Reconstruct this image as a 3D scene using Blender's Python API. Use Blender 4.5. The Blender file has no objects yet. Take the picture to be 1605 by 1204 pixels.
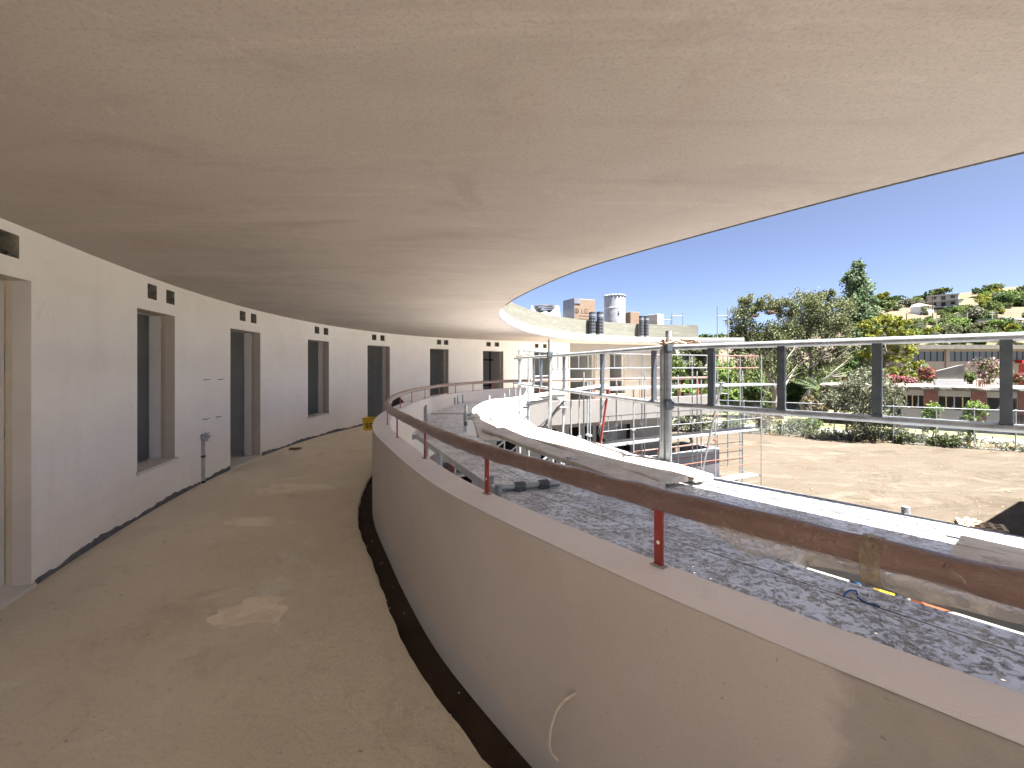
import bpy, math, random
import numpy as np
from mathutils import Vector, Matrix

random.seed(7)
RNG = np.random.default_rng(7)
S = bpy.context.scene
R = math.radians

# ------------------------------------------------------------------ camera
EYE, F, XC, YH = 1.73, 713.0, 802.5, 575.0
cam = bpy.data.objects.new('camera', bpy.data.cameras.new('camera'))
S.collection.objects.link(cam)
cam.location = (0, 0, EYE)
cam.rotation_euler = (R(90), 0, 0)
cam.data.sensor_width = 36
cam.data.lens = 36 * F / 1605
cam.data.shift_y = -27 / 1605
cam.data.clip_start = .05
cam.data.clip_end = 6000
S.camera = cam

# ------------------------------------------------------------------ daylight
SUN_H = (.78, -.626)
SUN_EL = 70.0
world = bpy.data.worlds.new('World')
S.world = world
world.use_nodes = True
wt = world.node_tree
sky = wt.nodes.new('ShaderNodeTexSky')
sky.sky_type = 'NISHITA'
sky.sun_disc = False
sky.sun_elevation = R(SUN_EL)
sky.sun_rotation = math.atan2(SUN_H[0], SUN_H[1])
sky.altitude = 50
sky.air_density = .22
sky.dust_density = 1.5
sky.ozone_density = .8
wt.nodes['Background'].inputs['Strength'].default_value = .05
wt.links.new(sky.outputs[0], wt.nodes['Background'].inputs['Color'])
sl = bpy.data.lights.new('sun', 'SUN')
sl.energy = 5.0
sl.angle = R(.53)
sl.color = (1, .97, .93)
so = bpy.data.objects.new('sun', sl)
S.collection.objects.link(so)
c_ = math.cos(R(SUN_EL))
so.rotation_euler = Vector((SUN_H[0] * c_, SUN_H[1] * c_, math.sin(R(SUN_EL)))).to_track_quat('Z', 'Y').to_euler()
S.view_settings.view_transform = 'Standard'
S.view_settings.look = 'None'
S.view_settings.gamma = 1
S.view_settings.use_curve_mapping = False
S.view_settings.exposure = 3.2
S.render.engine = 'CYCLES'
S.cycles.max_bounces = 10
S.cycles.diffuse_bounces = 7
S.cycles.glossy_bounces = 3
S.cycles.transparent_max_bounces = 12
S.cycles.use_denoising = True
S.cycles.sample_clamp_indirect = 8

# ------------------------------------------------------------------ helpers
def at(px, py, Y):
    return ((px - XC) * Y / F, Y, EYE - (py - YH) * Y / F)


def on(px, py, z):
    d = (EYE - z) / (py - YH)
    return ((px - XC) * d, F * d, z)


def rotm(a):
    return Matrix.Rotation(a, 3, 'Z')


class MB:
    def __init__(s):
        s.v, s.f, s.m = [], [], []
        s.mi = 0

    def add(s, vs, fs):
        b = len(s.v)
        s.v += [tuple(p) for p in vs]
        s.f += [tuple(b + i for i in f) for f in fs]
        s.m += [s.mi] * len(fs)

    def box(s, x0, x1, y0, y1, z0, z1, M=None, o=(0, 0, 0)):
        vs = [Vector((x, y, z)) for z in (z0, z1) for y in (y0, y1) for x in (x0, x1)]
        if M is not None:
            vs = [M @ p for p in vs]
        vs = [p + Vector(o) for p in vs]
        s.add(vs, [(0, 2, 3, 1), (4, 5, 7, 6), (0, 1, 5, 4), (2, 6, 7, 3), (0, 4, 6, 2), (1, 3, 7, 5)])
        return s

    def bbox(s, x0, x1, y0, y1, z0, z1, b=.01, M=None, o=(0, 0, 0)):
        """box with chamfered edges"""
        vs = []
        for z, i in ((z0, b), (z0 + b, 0), (z1 - b, 0), (z1, b)):
            for x, y in ((x0 + b, y0 + i), (x1 - b, y0 + i), (x1 - i, y0 + b), (x1 - i, y1 - b), (x1 - b, y1 - i), (x0 + b, y1 - i), (x0 + i, y1 - b), (x0 + i, y0 + b)):
                vs.append(Vector((x, y, z)))
        if M is not None:
            vs = [M @ p for p in vs]
        vs = [p + Vector(o) for p in vs]
        fs = [tuple(range(7, -1, -1)), tuple(range(24, 32))]
        for r in range(3):
            for k in range(8):
                a, c = r * 8 + k, r * 8 + (k + 1) % 8
                fs.append((a, c, c + 8, a + 8))
        s.add(vs, fs)
        return s

    def prism(s, poly, z0, z1):
        n = len(poly)
        vs = [(x, y, z0) for x, y in poly] + [(x, y, z1) for x, y in poly]
        fs = [tuple(range(n - 1, -1, -1)), tuple(range(n, 2 * n))]
        fs += [(i, (i + 1) % n, n + (i + 1) % n, n + i) for i in range(n)]
        s.add(vs, fs)
        return s

    def tube(s, pts, r, n=8, cap=True, jit=0):
        pts = [Vector(p) for p in pts]
        rs = r if isinstance(r, (list, tuple)) else [r] * len(pts)
        vs, fs = [], []
        up = None
        for i, p in enumerate(pts):
            t = (pts[min(i + 1, len(pts) - 1)] - pts[max(i - 1, 0)]).normalized()
            if up is None:
                up = Vector((0, 0, 1)) if abs(t.z) < .9 else Vector((1, 0, 0))
            a = t.cross(up).normalized()
            b = a.cross(t).normalized()
            up = b
            for k in range(n):
                w = 2 * math.pi * k / n
                q = rs[i] * (1 + (random.uniform(-jit, jit) if jit else 0))
                vs.append(p + a * math.cos(w) * q + b * math.sin(w) * q)
        for i in range(len(pts) - 1):
            for k in range(n):
                k2 = (k + 1) % n
                fs.append((i * n + k, i * n + k2, (i + 1) * n + k2, (i + 1) * n + k))
        if cap:
            fs.append(tuple(range(n - 1, -1, -1)))
            fs.append(tuple((len(pts) - 1) * n + k for k in range(n)))
        s.add(vs, fs)
        return s

    def lathe(s, prof, n=20, o=(0, 0, 0)):
        vs, fs = [], []
        for r, z in prof:
            for k in range(n):
                w = 2 * math.pi * k / n
                vs.append((o[0] + r * math.cos(w), o[1] + r * math.sin(w), o[2] + z))
        for i in range(len(prof) - 1):
            for k in range(n):
                k2 = (k + 1) % n
                fs.append((i * n + k, i * n + k2, (i + 1) * n + k2, (i + 1) * n + k))
        fs.append(tuple(range(n - 1, -1, -1)))
        fs.append(tuple((len(prof) - 1) * n + k for k in range(n)))
        s.add(vs, fs)
        return s

    def mesh(s, name, mats, off=(0, 0, 0), smooth=False):
        me = bpy.data.meshes.new(name)
        o = Vector(off)
        me.from_pydata([tuple(Vector(p) - o) for p in s.v], [], s.f)
        mats = mats if isinstance(mats, (list, tuple)) else [mats]
        for m in mats:
            me.materials.append(m)
        if len(mats) > 1:
            me.polygons.foreach_set('material_index', s.m)
        if smooth:
            me.polygons.foreach_set('use_smooth', [True] * len(me.polygons))
            if smooth != 'all':
                me.set_sharp_from_angle(angle=R(40))
        return me

    def build(s, name, mats, parent=None, smooth=False, local=False):
        """vertices are world coordinates unless local; the object sits at its parent's origin"""
        off = (0, 0, 0)
        if parent is not None and not local:
            off = root_loc(parent)
        return link(name, s.mesh(name, mats, off, smooth), parent)


def root_loc(o):
    v = Vector((0, 0, 0))
    while o is not None:
        v += o.location
        o = o.parent
    return v


def link(name, me, parent=None):
    o = bpy.data.objects.new(name, me)
    S.collection.objects.link(o)
    if parent is not None:
        o.parent = parent
    return o


def tag(o, label, cat, group=None, kind=None):
    if label:
        o['label'] = label
    if cat:
        o['category'] = cat
    if group:
        o['group'] = group
    if kind:
        o['kind'] = kind
    return o


def thing(name, label, cat, loc=(0, 0, 0), rz=0, group=None):
    o = bpy.data.objects.new(name, None)
    S.collection.objects.link(o)
    o.location = loc
    o.rotation_euler = (0, 0, rz)
    o.empty_display_size = .1
    return tag(o, label, cat, group)


def struct(o):
    o['kind'] = 'structure'
    return o


def stuff(o):
    o['kind'] = 'stuff'
    return o


def copy_tree(o, parent=None):
    c = o.copy()
    S.collection.objects.link(c)
    if parent is not None:
        c.parent = parent
    for ch in list(o.children):
        copy_tree(ch, c)
    return c


class Path:
    def __init__(s, pts, step=.05):
        P = np.array(pts, float)
        P = np.vstack([2 * P[0] - P[1], P, 2 * P[-1] - P[-2]])
        out = []
        for i in range(1, len(P) - 2):
            p0, p1, p2, p3 = P[i - 1:i + 3]
            # centripetal Catmull-Rom
            t0 = 0
            t1 = t0 + np.linalg.norm(p1 - p0) ** .5
            t2 = t1 + np.linalg.norm(p2 - p1) ** .5
            t3 = t2 + np.linalg.norm(p3 - p2) ** .5
            n = max(2, int(np.linalg.norm(p2 - p1) / step))
            for t in np.linspace(t1, t2, n, endpoint=False):
                A1 = (t1 - t) / (t1 - t0) * p0 + (t - t0) / (t1 - t0) * p1
                A2 = (t2 - t) / (t2 - t1) * p1 + (t - t1) / (t2 - t1) * p2
                A3 = (t3 - t) / (t3 - t2) * p2 + (t - t2) / (t3 - t2) * p3
                B1 = (t2 - t) / (t2 - t0) * A1 + (t - t0) / (t2 - t0) * A2
                B2 = (t3 - t) / (t3 - t1) * A2 + (t - t1) / (t3 - t1) * A3
                out.append((t2 - t) / (t2 - t1) * B1 + (t - t1) / (t2 - t1) * B2)
        out.append(P[-2])
        s.p = np.array(out)
        # light smoothing
        for _ in range(12):
            q = s.p.copy()
            q[1:-1] = .25 * s.p[:-2] + .5 * s.p[1:-1] + .25 * s.p[2:]
            s.p = q
        s.s = np.r_[0, np.cumsum(np.linalg.norm(np.diff(s.p, axis=0), axis=1))]
        g = np.gradient(s.p, s.s, axis=0)
        for _ in range(10):
            g[1:-1] = .25 * g[:-2] + .5 * g[1:-1] + .25 * g[2:]
        g /= np.linalg.norm(g, axis=1)[:, None]
        s.t = g
        s.L = s.s[-1]

    def at(s, u, off=0):
        x = np.interp(u, s.s, s.p[:, 0])
        y = np.interp(u, s.s, s.p[:, 1])
        tx = np.interp(u, s.s, s.t[:, 0])
        ty = np.interp(u, s.s, s.t[:, 1])
        n = math.hypot(tx, ty)
        tx, ty = tx / n, ty / n
        return x + ty * off, y - tx * off, tx, ty     # positive offset = courtyard side

    def bearing(s, px, off=0, last=True):
        """arc length at which the path crosses a bearing from the standpoint (last or first crossing)"""
        k = (px - XC) / F
        best = None
        for i in range(len(s.s) - 1):
            a, b = s.p[i], s.p[i + 1]
            if a[1] < .3:
                continue
            ea, eb = a[0] - k * a[1], b[0] - k * b[1]
            if (ea <= 0) != (eb <= 0):
                w = ea / (ea - eb)
                best = s.s[i] + w * (s.s[i + 1] - s.s[i])
                if not last:
                    return best
        return best


# ------------------------------------------------------------------ materials
def nt(name):
    m = bpy.data.materials.new(name)
    m.use_nodes = True
    t = m.node_tree
    return m, t, t.nodes['Principled BSDF']


def node(t, kind, **kw):
    n = t.nodes.new(kind)
    for k, v in kw.items():
        if k.startswith('i_'):
            n.inputs[k[2:].replace('_', ' ')].default_value = v
        else:
            setattr(n, k, v)
    return n


def rgb(c):
    return (c[0], c[1], c[2], 1)


def coords(t, stretch=(1, 1, 1), rot=0, loc=(0, 0, 0)):
    tc = node(t, 'ShaderNodeTexCoord')
    mp = node(t, 'ShaderNodeMapping')
    mp.inputs['Scale'].default_value = stretch
    mp.inputs['Rotation'].default_value = (0, 0, rot)
    mp.inputs['Location'].default_value = loc
    t.links.new(tc.outputs['Object'], mp.inputs['Vector'])
    return mp.outputs['Vector']


def noise(t, vec, scale, detail=6, rough=.6, lo=.35, hi=.65, dist=0):
    n = node(t, 'ShaderNodeTexNoise')
    n.inputs['Scale'].default_value = scale
    n.inputs['Detail'].default_value = detail
    n.inputs['Roughness'].default_value = rough
    n.inputs['Distortion'].default_value = dist
    t.links.new(vec, n.inputs['Vector'])
    r = node(t, 'ShaderNodeMapRange')
    r.inputs['From Min'].default_value = lo
    r.inputs['From Max'].default_value = hi
    t.links.new(n.outputs['Fac'], r.inputs['Value'])
    return r.outputs['Result']


def mix(t, fac, a, b):
    m = node(t, 'ShaderNodeMix', data_type='RGBA')
    for sock, v in ((m.inputs[0], fac), (m.inputs[6], a), (m.inputs[7], b)):
        if isinstance(v, bpy.types.NodeSocket):
            t.links.new(v, sock)
        elif isinstance(v, (int, float)):
            sock.default_value = v
        else:
            sock.default_value = rgb(v)
    return m.outputs[2]


def mul(t, a, b):
    m = node(t, 'ShaderNodeMath', operation='MULTIPLY')
    for i, v in enumerate((a, b)):
        if isinstance(v, bpy.types.NodeSocket):
            t.links.new(v, m.inputs[i])
        else:
            m.inputs[i].default_value = v
    return m.outputs[0]


def mth(t, op, a, b=0.0):
    m = node(t, 'ShaderNodeMath', operation=op)
    for i, v in enumerate((a, b)):
        if isinstance(v, bpy.types.NodeSocket):
            t.links.new(v, m.inputs[i])
        else:
            m.inputs[i].default_value = v
    return m.outputs[0]


def bump(t, p, h, strength, dist=.01, prev=None):
    b = node(t, 'ShaderNodeBump')
    b.inputs['Strength'].default_value = strength
    b.inputs['Distance'].default_value = dist
    t.links.new(h, b.inputs['Height'])
    if prev is not None:
        t.links.new(prev, b.inputs['Normal'])
    if p is not None:
        t.links.new(b.outputs[0], p.inputs['Normal'])
    return b.outputs[0]


def pmat(name, c1, c2, scale=3, rough=.85, bs=80, bstr=.3, bdist=.004, c3=None, s3=1.0, t3=(.5, .7), stretch=(1, 1, 1), rot=0, metallic=0, spec=.3, f3=1.0):
    m, t, p = nt(name)
    v = coords(t, stretch, rot)
    col = mix(t, noise(t, v, scale), c1, c2)
    if c3 is not None:
        col = mix(t, mul(t, noise(t, v, s3, 5, .65, t3[0], t3[1], .4), f3), col, c3)
    t.links.new(col, p.inputs['Base Color'])
    p.inputs['Roughness'].default_value = rough
    p.inputs['Metallic'].default_value = metallic
    p.inputs['Specular IOR Level'].default_value = spec
    if bstr:
        bump(t, p, noise(t, coords(t), bs, 4, .6, 0, 1), bstr, bdist)
    return m


def m_ceiling():
    m, t, p = nt('ceiling_plaster')
    v = coords(t)
    tc = node(t, 'ShaderNodeTexCoord')
    sp = node(t, 'ShaderNodeSeparateXYZ')
    t.links.new(tc.outputs['Object'], sp.inputs[0])
    dx = mth(t, 'SUBTRACT', sp.outputs[0], 11.0)
    dy = mth(t, 'SUBTRACT', sp.outputs[1], 1.5)
    rad = mth(t, 'SQRT', mth(t, 'ADD', mul(t, dx, dx), mul(t, dy, dy)))
    an = mul(t, mth(t, 'ARCTAN2', dy, mul(t, dx, -1.0)), 11.0)
    cb = node(t, 'ShaderNodeCombineXYZ')
    t.links.new(rad, cb.inputs[0])
    t.links.new(an, cb.inputs[1])

    def arc(sr, sa, off, *a, **k):
        mp = node(t, 'ShaderNodeMapping')
        mp.inputs['Scale'].default_value = (sr, sa, 1)
        mp.inputs['Location'].default_value = (off, off * .7, 0)
        mp.inputs['Rotation'].default_value = (0, 0, off * .06)
        t.links.new(cb.outputs[0], mp.inputs['Vector'])
        return noise(t, mp.outputs[0], *a, **k)
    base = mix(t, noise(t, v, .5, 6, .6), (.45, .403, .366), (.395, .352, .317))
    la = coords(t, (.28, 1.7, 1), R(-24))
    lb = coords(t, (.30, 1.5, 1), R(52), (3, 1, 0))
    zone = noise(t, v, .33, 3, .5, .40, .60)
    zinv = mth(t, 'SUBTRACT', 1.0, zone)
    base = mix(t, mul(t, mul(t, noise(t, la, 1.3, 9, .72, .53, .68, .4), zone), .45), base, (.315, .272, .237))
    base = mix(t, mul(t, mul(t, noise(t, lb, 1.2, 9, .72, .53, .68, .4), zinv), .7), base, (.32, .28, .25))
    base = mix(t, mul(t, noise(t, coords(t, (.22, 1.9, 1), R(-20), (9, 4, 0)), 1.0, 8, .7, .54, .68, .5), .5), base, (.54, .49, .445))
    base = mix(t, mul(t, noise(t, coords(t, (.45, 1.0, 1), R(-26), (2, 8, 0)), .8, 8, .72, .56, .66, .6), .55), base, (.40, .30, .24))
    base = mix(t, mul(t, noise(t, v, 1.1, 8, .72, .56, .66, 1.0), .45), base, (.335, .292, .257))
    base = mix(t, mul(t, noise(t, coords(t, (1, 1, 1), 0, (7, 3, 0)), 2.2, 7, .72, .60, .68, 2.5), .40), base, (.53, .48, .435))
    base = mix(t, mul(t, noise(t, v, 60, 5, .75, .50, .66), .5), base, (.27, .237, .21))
    t.links.new(base, p.inputs['Base Color'])
    p.inputs['Roughness'].default_value = .95
    p.inputs['Specular IOR Level'].default_value = .1
    b1 = bump(t, None, noise(t, v, 85, 5, .65, 0, 1), .6, .006)
    bump(t, p, noise(t, la, 2.4, 6, .65, 0, 1), .35, .025, b1)
    return m


def m_floor():
    m, t, p = nt('rough_screed')
    v = coords(t)
    base = mix(t, noise(t, v, .6, 8, .68), (.90, .82, .68), (.80, .715, .58))
    base = mix(t, mul(t, noise(t, v, .9, 9, .72, .56, .63, .8), .75), base, (.93, .88, .77))
    base = mix(t, mul(t, noise(t, coords(t, (1, 1, 1), 0, (4, 1, 0)), .8, 9, .74, .55, .66, .6), .5), base, (.60, .51, .40))
    base = mix(t, mul(t, noise(t, v, 5, 9, .78, .56, .66, .5), .32), base, (.52, .44, .34))
    base = mix(t, mul(t, noise(t, v, 42, 6, .75, .54, .66), .38), base, (.50, .43, .35))
    base = mix(t, mul(t, noise(t, v, 13, 4, .7, .68, .72), .8), base, (.17, .125, .085))
    base = mix(t, mul(t, noise(t, coords(t, (1, 1, 1), 0, (5, 9, 0)), 18, 3, .6, .70, .74), .8), base, (.86, .82, .74))
    base = mix(t, mul(t, noise(t, coords(t, (1, 1, 1), 0, (9, 2, 0)), 7, 3, .6, .73, .76), .7), base, (.46, .29, .09))
    t.links.new(base, p.inputs['Base Color'])
    p.inputs['Roughness'].default_value = .95
    p.inputs['Specular IOR Level'].default_value = .15
    b1 = bump(t, None, noise(t, v, 42, 7, .75, 0, 1), 1.0, .016)
    bump(t, p, noise(t, v, 5, 8, .7, 0, 1), .9, .05, b1)
    return m


def m_wall():
    m, t, p = nt('white_plaster')
    v = coords(t)
    base = mix(t, noise(t, v, .5, 7, .68), (.83, .805, .77), (.90, .885, .86))
    vs = coords(t, (2.4, 2.4, .30))
    base = mix(t, mul(t, noise(t, vs, 1.6, 8, .72, .54, .70), .2), base, (.68, .64, .59))
    vh = coords(t, (.5, .5, 3.5))
    base = mix(t, mul(t, noise(t, vh, 1.1, 8, .72, .55, .66, .4), .2), base, (.70, .67, .64))
    base = mix(t, mul(t, noise(t, v, 1.6, 8, .75, .58, .66, .8), .35), base, (.93, .92, .90))
    base = mix(t, mul(t, noise(t, v, 3.2, 6, .75, .62, .68, .5), .30), base, (.60, .55, .50))
    base = mix(t, mul(t, noise(t, v, 90, 4, .7, .5, .72), .30), base, (.58, .545, .51))
    t.links.new(base, p.inputs['Base Color'])
    p.inputs['Roughness'].default_value = .9
    p.inputs['Specular IOR Level'].default_value = .15
    b1 = bump(t, None, noise(t, v, 140, 3, .6, 0, 1), .25, .003)
    bump(t, p, noise(t, vs, 4, 4, .6, 0, 1), .12, .01, b1)
    return m


def m_parapet():
    m, t, p = nt('parapet_render')
    v = coords(t)
    base = mix(t, noise(t, v, .9, 6, .6), (.47, .435, .418), (.41, .378, .362))
    vs = coords(t, (2.2, 2.2, .3))
    base = mix(t, mul(t, noise(t, vs, 1.2, 5, .6, .55, .75), .4), base, (.43, .38, .345))
    # lighter primer band at the foot
    g = node(t, 'ShaderNodeTexCoord')
    sx = node(t, 'ShaderNodeSeparateXYZ')
    t.links.new(g.outputs['Object'], sx.inputs[0])
    edge = mth(t, 'ADD', sx.outputs[2], mul(t, noise(t, coords(t, (1, 1, .01)), 2.2, 2, .5, 0, 1), -.09))
    low = mth(t, 'LESS_THAN', edge, .075)
    pos = mth(t, 'GREATER_THAN', edge, -.3)
    base = mix(t, mul(t, mul(t, low, pos), .75), base, (.40, .41, .42))
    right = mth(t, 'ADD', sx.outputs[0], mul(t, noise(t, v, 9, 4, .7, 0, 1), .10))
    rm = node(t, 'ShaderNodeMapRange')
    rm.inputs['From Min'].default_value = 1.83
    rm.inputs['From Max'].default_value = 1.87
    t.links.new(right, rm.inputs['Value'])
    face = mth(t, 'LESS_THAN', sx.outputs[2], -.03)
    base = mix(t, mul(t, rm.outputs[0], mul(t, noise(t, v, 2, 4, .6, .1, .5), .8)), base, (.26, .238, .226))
    base = mix(t, mul(t, noise(t, v, 1.3, 5, .65, .52, .68, .5), .35), base, (.46, .412, .38))
    base = mix(t, mul(t, noise(t, v, 120, 3, .6, .5, .75), .35), base, (.33, .30, .27))
    base = mix(t, mul(t, noise(t, v, 45, 2, .5, .72, .76), .5), base, (.18, .16, .14))
    t.links.new(base, p.inputs['Base Color'])
    p.inputs['Roughness'].default_value = .92
    p.inputs['Specular IOR Level'].default_value = .15
    bump(t, p, noise(t, v, 160, 4, .65, 0, 1), .5, .004)
    return m


def m_deck(name, dirt=1.0, clean=(.74, .765, .80), holes=True):
    """galvanised scaffold deck with stamped dimples, mortar spatter and through holes; local x runs along the plank"""
    m, t, p = nt(name)
    tc = node(t, 'ShaderNodeTexCoord')
    sp = node(t, 'ShaderNodeSeparateXYZ')
    t.links.new(tc.outputs['Object'], sp.inputs[0])
    v = coords(t)
    rnd = node(t, 'ShaderNodeObjectInfo').outputs['Random']
    vo = node(t, 'ShaderNodeVectorMath', operation='ADD')
    cmb = node(t, 'ShaderNodeCombineXYZ')
    t.links.new(mul(t, rnd, 37.0), cmb.inputs[0])
    t.links.new(mul(t, rnd, 11.0), cmb.inputs[1])
    t.links.new(tc.outputs['Object'], vo.inputs[0])
    t.links.new(cmb.outputs[0], vo.inputs[1])
    v = vo.outputs[0]

    def cell(sock, pitch, off=0.0):
        a = mth(t, 'ADD', mul(t, sock, 1 / pitch), 100.5 + off)
        return mth(t, 'SUBTRACT', mth(t, 'FRACT', a), .5)
    row = mth(t, 'MODULO', mth(t, 'FLOOR', mth(t, 'ADD', mul(t, sp.outputs[1], 1 / .055), 100.5)), 2.0)
    ax = mth(t, 'ADD', mul(t, sp.outputs[0], 1 / .075), mul(t, row, .5))
    cx = mul(t, mth(t, 'SUBTRACT', mth(t, 'FRACT', mth(t, 'ADD', ax, 100.5)), .5), .075)
    cy = mul(t, cell(sp.outputs[1], .055), .055)
    r = mth(t, 'SQRT', mth(t, 'ADD', mul(t, cx, cx), mul(t, cy, cy)))
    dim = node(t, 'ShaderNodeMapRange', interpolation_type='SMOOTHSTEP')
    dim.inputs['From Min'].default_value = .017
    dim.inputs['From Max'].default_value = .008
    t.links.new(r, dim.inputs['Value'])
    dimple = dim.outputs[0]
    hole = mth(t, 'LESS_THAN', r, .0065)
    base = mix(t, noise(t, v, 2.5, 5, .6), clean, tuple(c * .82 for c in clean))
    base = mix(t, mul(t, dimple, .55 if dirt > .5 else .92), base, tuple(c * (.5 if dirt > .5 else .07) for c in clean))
    d1 = noise(t, v, 5.0, 12, .80, .53 - .05 * dirt, .60 - .05 * dirt, .3)
    d2 = noise(t, v, 34, 8, .8, .50, .54, .3)
    d3 = noise(t, v, 24, 10, .8, .545, .585, .6)
    dm = mth(t, 'MAXIMUM', mul(t, d1, d2), mul(t, d3, .9))
    dm = mul(t, dm, min(1, dirt))
    cem = mix(t, noise(t, v, 80, 5, .7, .36, .60), (.60, .58, .55), (.22, .205, .19))
    base = mix(t, dm, base, cem)
    lite = mul(t, noise(t, v, 45, 4, .7, .60, .70), .6 * min(1, dirt))
    base = mix(t, lite, base, (.62, .60, .57))
    t.links.new(base, p.inputs['Base Color'])
    rg = node(t, 'ShaderNodeMapRange')
    rg.inputs['To Min'].default_value = .42
    rg.inputs['To Max'].default_value = .95
    t.links.new(dm, rg.inputs['Value'])
    t.links.new(rg.outputs[0], p.inputs['Roughness'])
    mm = node(t, 'ShaderNodeMapRange')
    mm.inputs['To Min'].default_value = .3
    mm.inputs['To Max'].default_value = 0
    t.links.new(dm, mm.inputs['Value'])
    t.links.new(mm.outputs[0], p.inputs['Metallic'])
    b1 = bump(t, None, dimple, .6, .006)
    b2 = bump(t, None, mul(t, dm, noise(t, v, 40, 5, .7, 0, 1)), .9, .012, b1)
    t.links.new(b2, p.inputs['Normal'])
    if holes:
        keep = mth(t, 'LESS_THAN', dm, .25)
        top = mul(t, mul(t, hole, keep), noise(t, v, 9, 2, .5, .52, .54))
        tr = node(t, 'ShaderNodeBsdfTransparent')
        ms = node(t, 'ShaderNodeMixShader')
        t.links.new(top, ms.inputs[0])
        t.links.new(p.outputs[0], ms.inputs[1])
        t.links.new(tr.outputs[0], ms.inputs[2])
        t.links.new(ms.outputs[0], t.nodes['Material Output'].inputs['Surface'])
    return m


def m_leaf(name, c1, c2, tr=.25):
    m, t, p = nt(name)
    g = node(t, 'ShaderNodeNewGeometry')
    v = coords(t)
    col = mix(t, g.outputs['Random Per Island'], c1, c2)
    col = mix(t, mul(t, noise(t, v, .9, 3, .6), .5), col, tuple((a + b) * .62 for a, b in zip(c1, c2)))
    t.links.new(col, p.inputs['Base Color'])
    p.inputs['Roughness'].default_value = .6
    p.inputs['Specular IOR Level'].default_value = .06
    tl = node(t, 'ShaderNodeBsdfTranslucent')
    t.links.new(col, tl.inputs['Color'])
    ms = node(t, 'ShaderNodeMixShader')
    ms.inputs[0].default_value = tr
    t.links.new(p.outputs[0], ms.inputs[1])
    t.links.new(tl.outputs[0], ms.inputs[2])
    t.links.new(ms.outputs[0], t.nodes['Material Output'].inputs['Surface'])
    return m


def m_film(name, col, alpha, rough=.2):
    m, t, p = nt(name)
    v = coords(t, (1, 1, 1))
    p.inputs['Base Color'].default_value = rgb(col)
    p.inputs['Roughness'].default_value = rough
    tr = node(t, 'ShaderNodeBsdfTransparent')
    ms = node(t, 'ShaderNodeMixShader')
    f = noise(t, v, 14, 4, .6, .3, .8, 1.5)
    a = node(t, 'ShaderNodeMapRange')
    a.inputs['To Min'].default_value = alpha * .45
    a.inputs['To Max'].default_value = alpha * 1.5
    t.links.new(f, a.inputs['Value'])
    t.links.new(a.outputs[0], ms.inputs[0])
    t.links.new(tr.outputs[0], ms.inputs[1])
    t.links.new(p.outputs[0], ms.inputs[2])
    t.links.new(ms.outputs[0], t.nodes['Material Output'].inputs['Surface'])
    bump(t, p, noise(t, v, 22, 4, .6, 0, 1, 2), .6, .01)
    return m


def m_rail():
    m, t, p = nt('film_wrapped_brown_tube')
    v = coords(t)
    base = mix(t, noise(t, v, 3, 4, .6), (.128, .076, .064), (.178, .110, .094))
    vw = coords(t, (1, 1, 1), .4)
    wr = noise(t, vw, 14, 5, .6, .58, .68, 3.0)
    base = mix(t, mul(t, wr, .28), base, (.38, .29, .26))
    t.links.new(base, p.inputs['Base Color'])
    p.inputs['Roughness'].default_value = .38
    p.inputs['Coat Weight'].default_value = .5
    p.inputs['Coat Roughness'].default_value = .22
    b1 = bump(t, None, noise(t, vw, 16, 4, .6, 0, 1, 2.5), .6, .012)
    t.links.new(b1, p.inputs['Normal'])
    t.links.new(b1, p.inputs['Coat Normal'])
    return m


def m_timber():
    m, t, p = nt('cement_stained_timber')
    tc = node(t, 'ShaderNodeTexCoord')
    rnd = node(t, 'ShaderNodeObjectInfo').outputs['Random']
    cmb = node(t, 'ShaderNodeCombineXYZ')
    t.links.new(mul(t, rnd, 37.0), cmb.inputs[0])
    t.links.new(mul(t, rnd, 17.0), cmb.inputs[1])
    vo = node(t, 'ShaderNodeVectorMath', operation='ADD')
    t.links.new(tc.outputs['Object'], vo.inputs[0])
    t.links.new(cmb.outputs[0], vo.inputs[1])
    st = node(t, 'ShaderNodeMapping')
    st.inputs['Scale'].default_value = (.35, 6, 6)
    t.links.new(vo.outputs[0], st.inputs['Vector'])
    base = mix(t, noise(t, st.outputs[0], 5, 6, .65), (.47, .435, .385), (.38, .35, .305))
    base = mix(t, mul(t, noise(t, vo.outputs[0], 3, 7, .7, .45, .62, .6), .85), base, (.53, .515, .49))
    base = mix(t, mul(t, noise(t, vo.outputs[0], 9, 7, .75, .55, .66, .6), .8), base, (.22, .205, .19))
    t.links.new(base, p.inputs['Base Color'])
    p.inputs['Roughness'].default_value = .9
    b1 = bump(t, None, noise(t, st.outputs[0], 9, 5, .6, 0, 1), .5, .008)
    bump(t, p, noise(t, vo.outputs[0], 35, 5, .7, 0, 1), .6, .01, b1)
    return m


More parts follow.
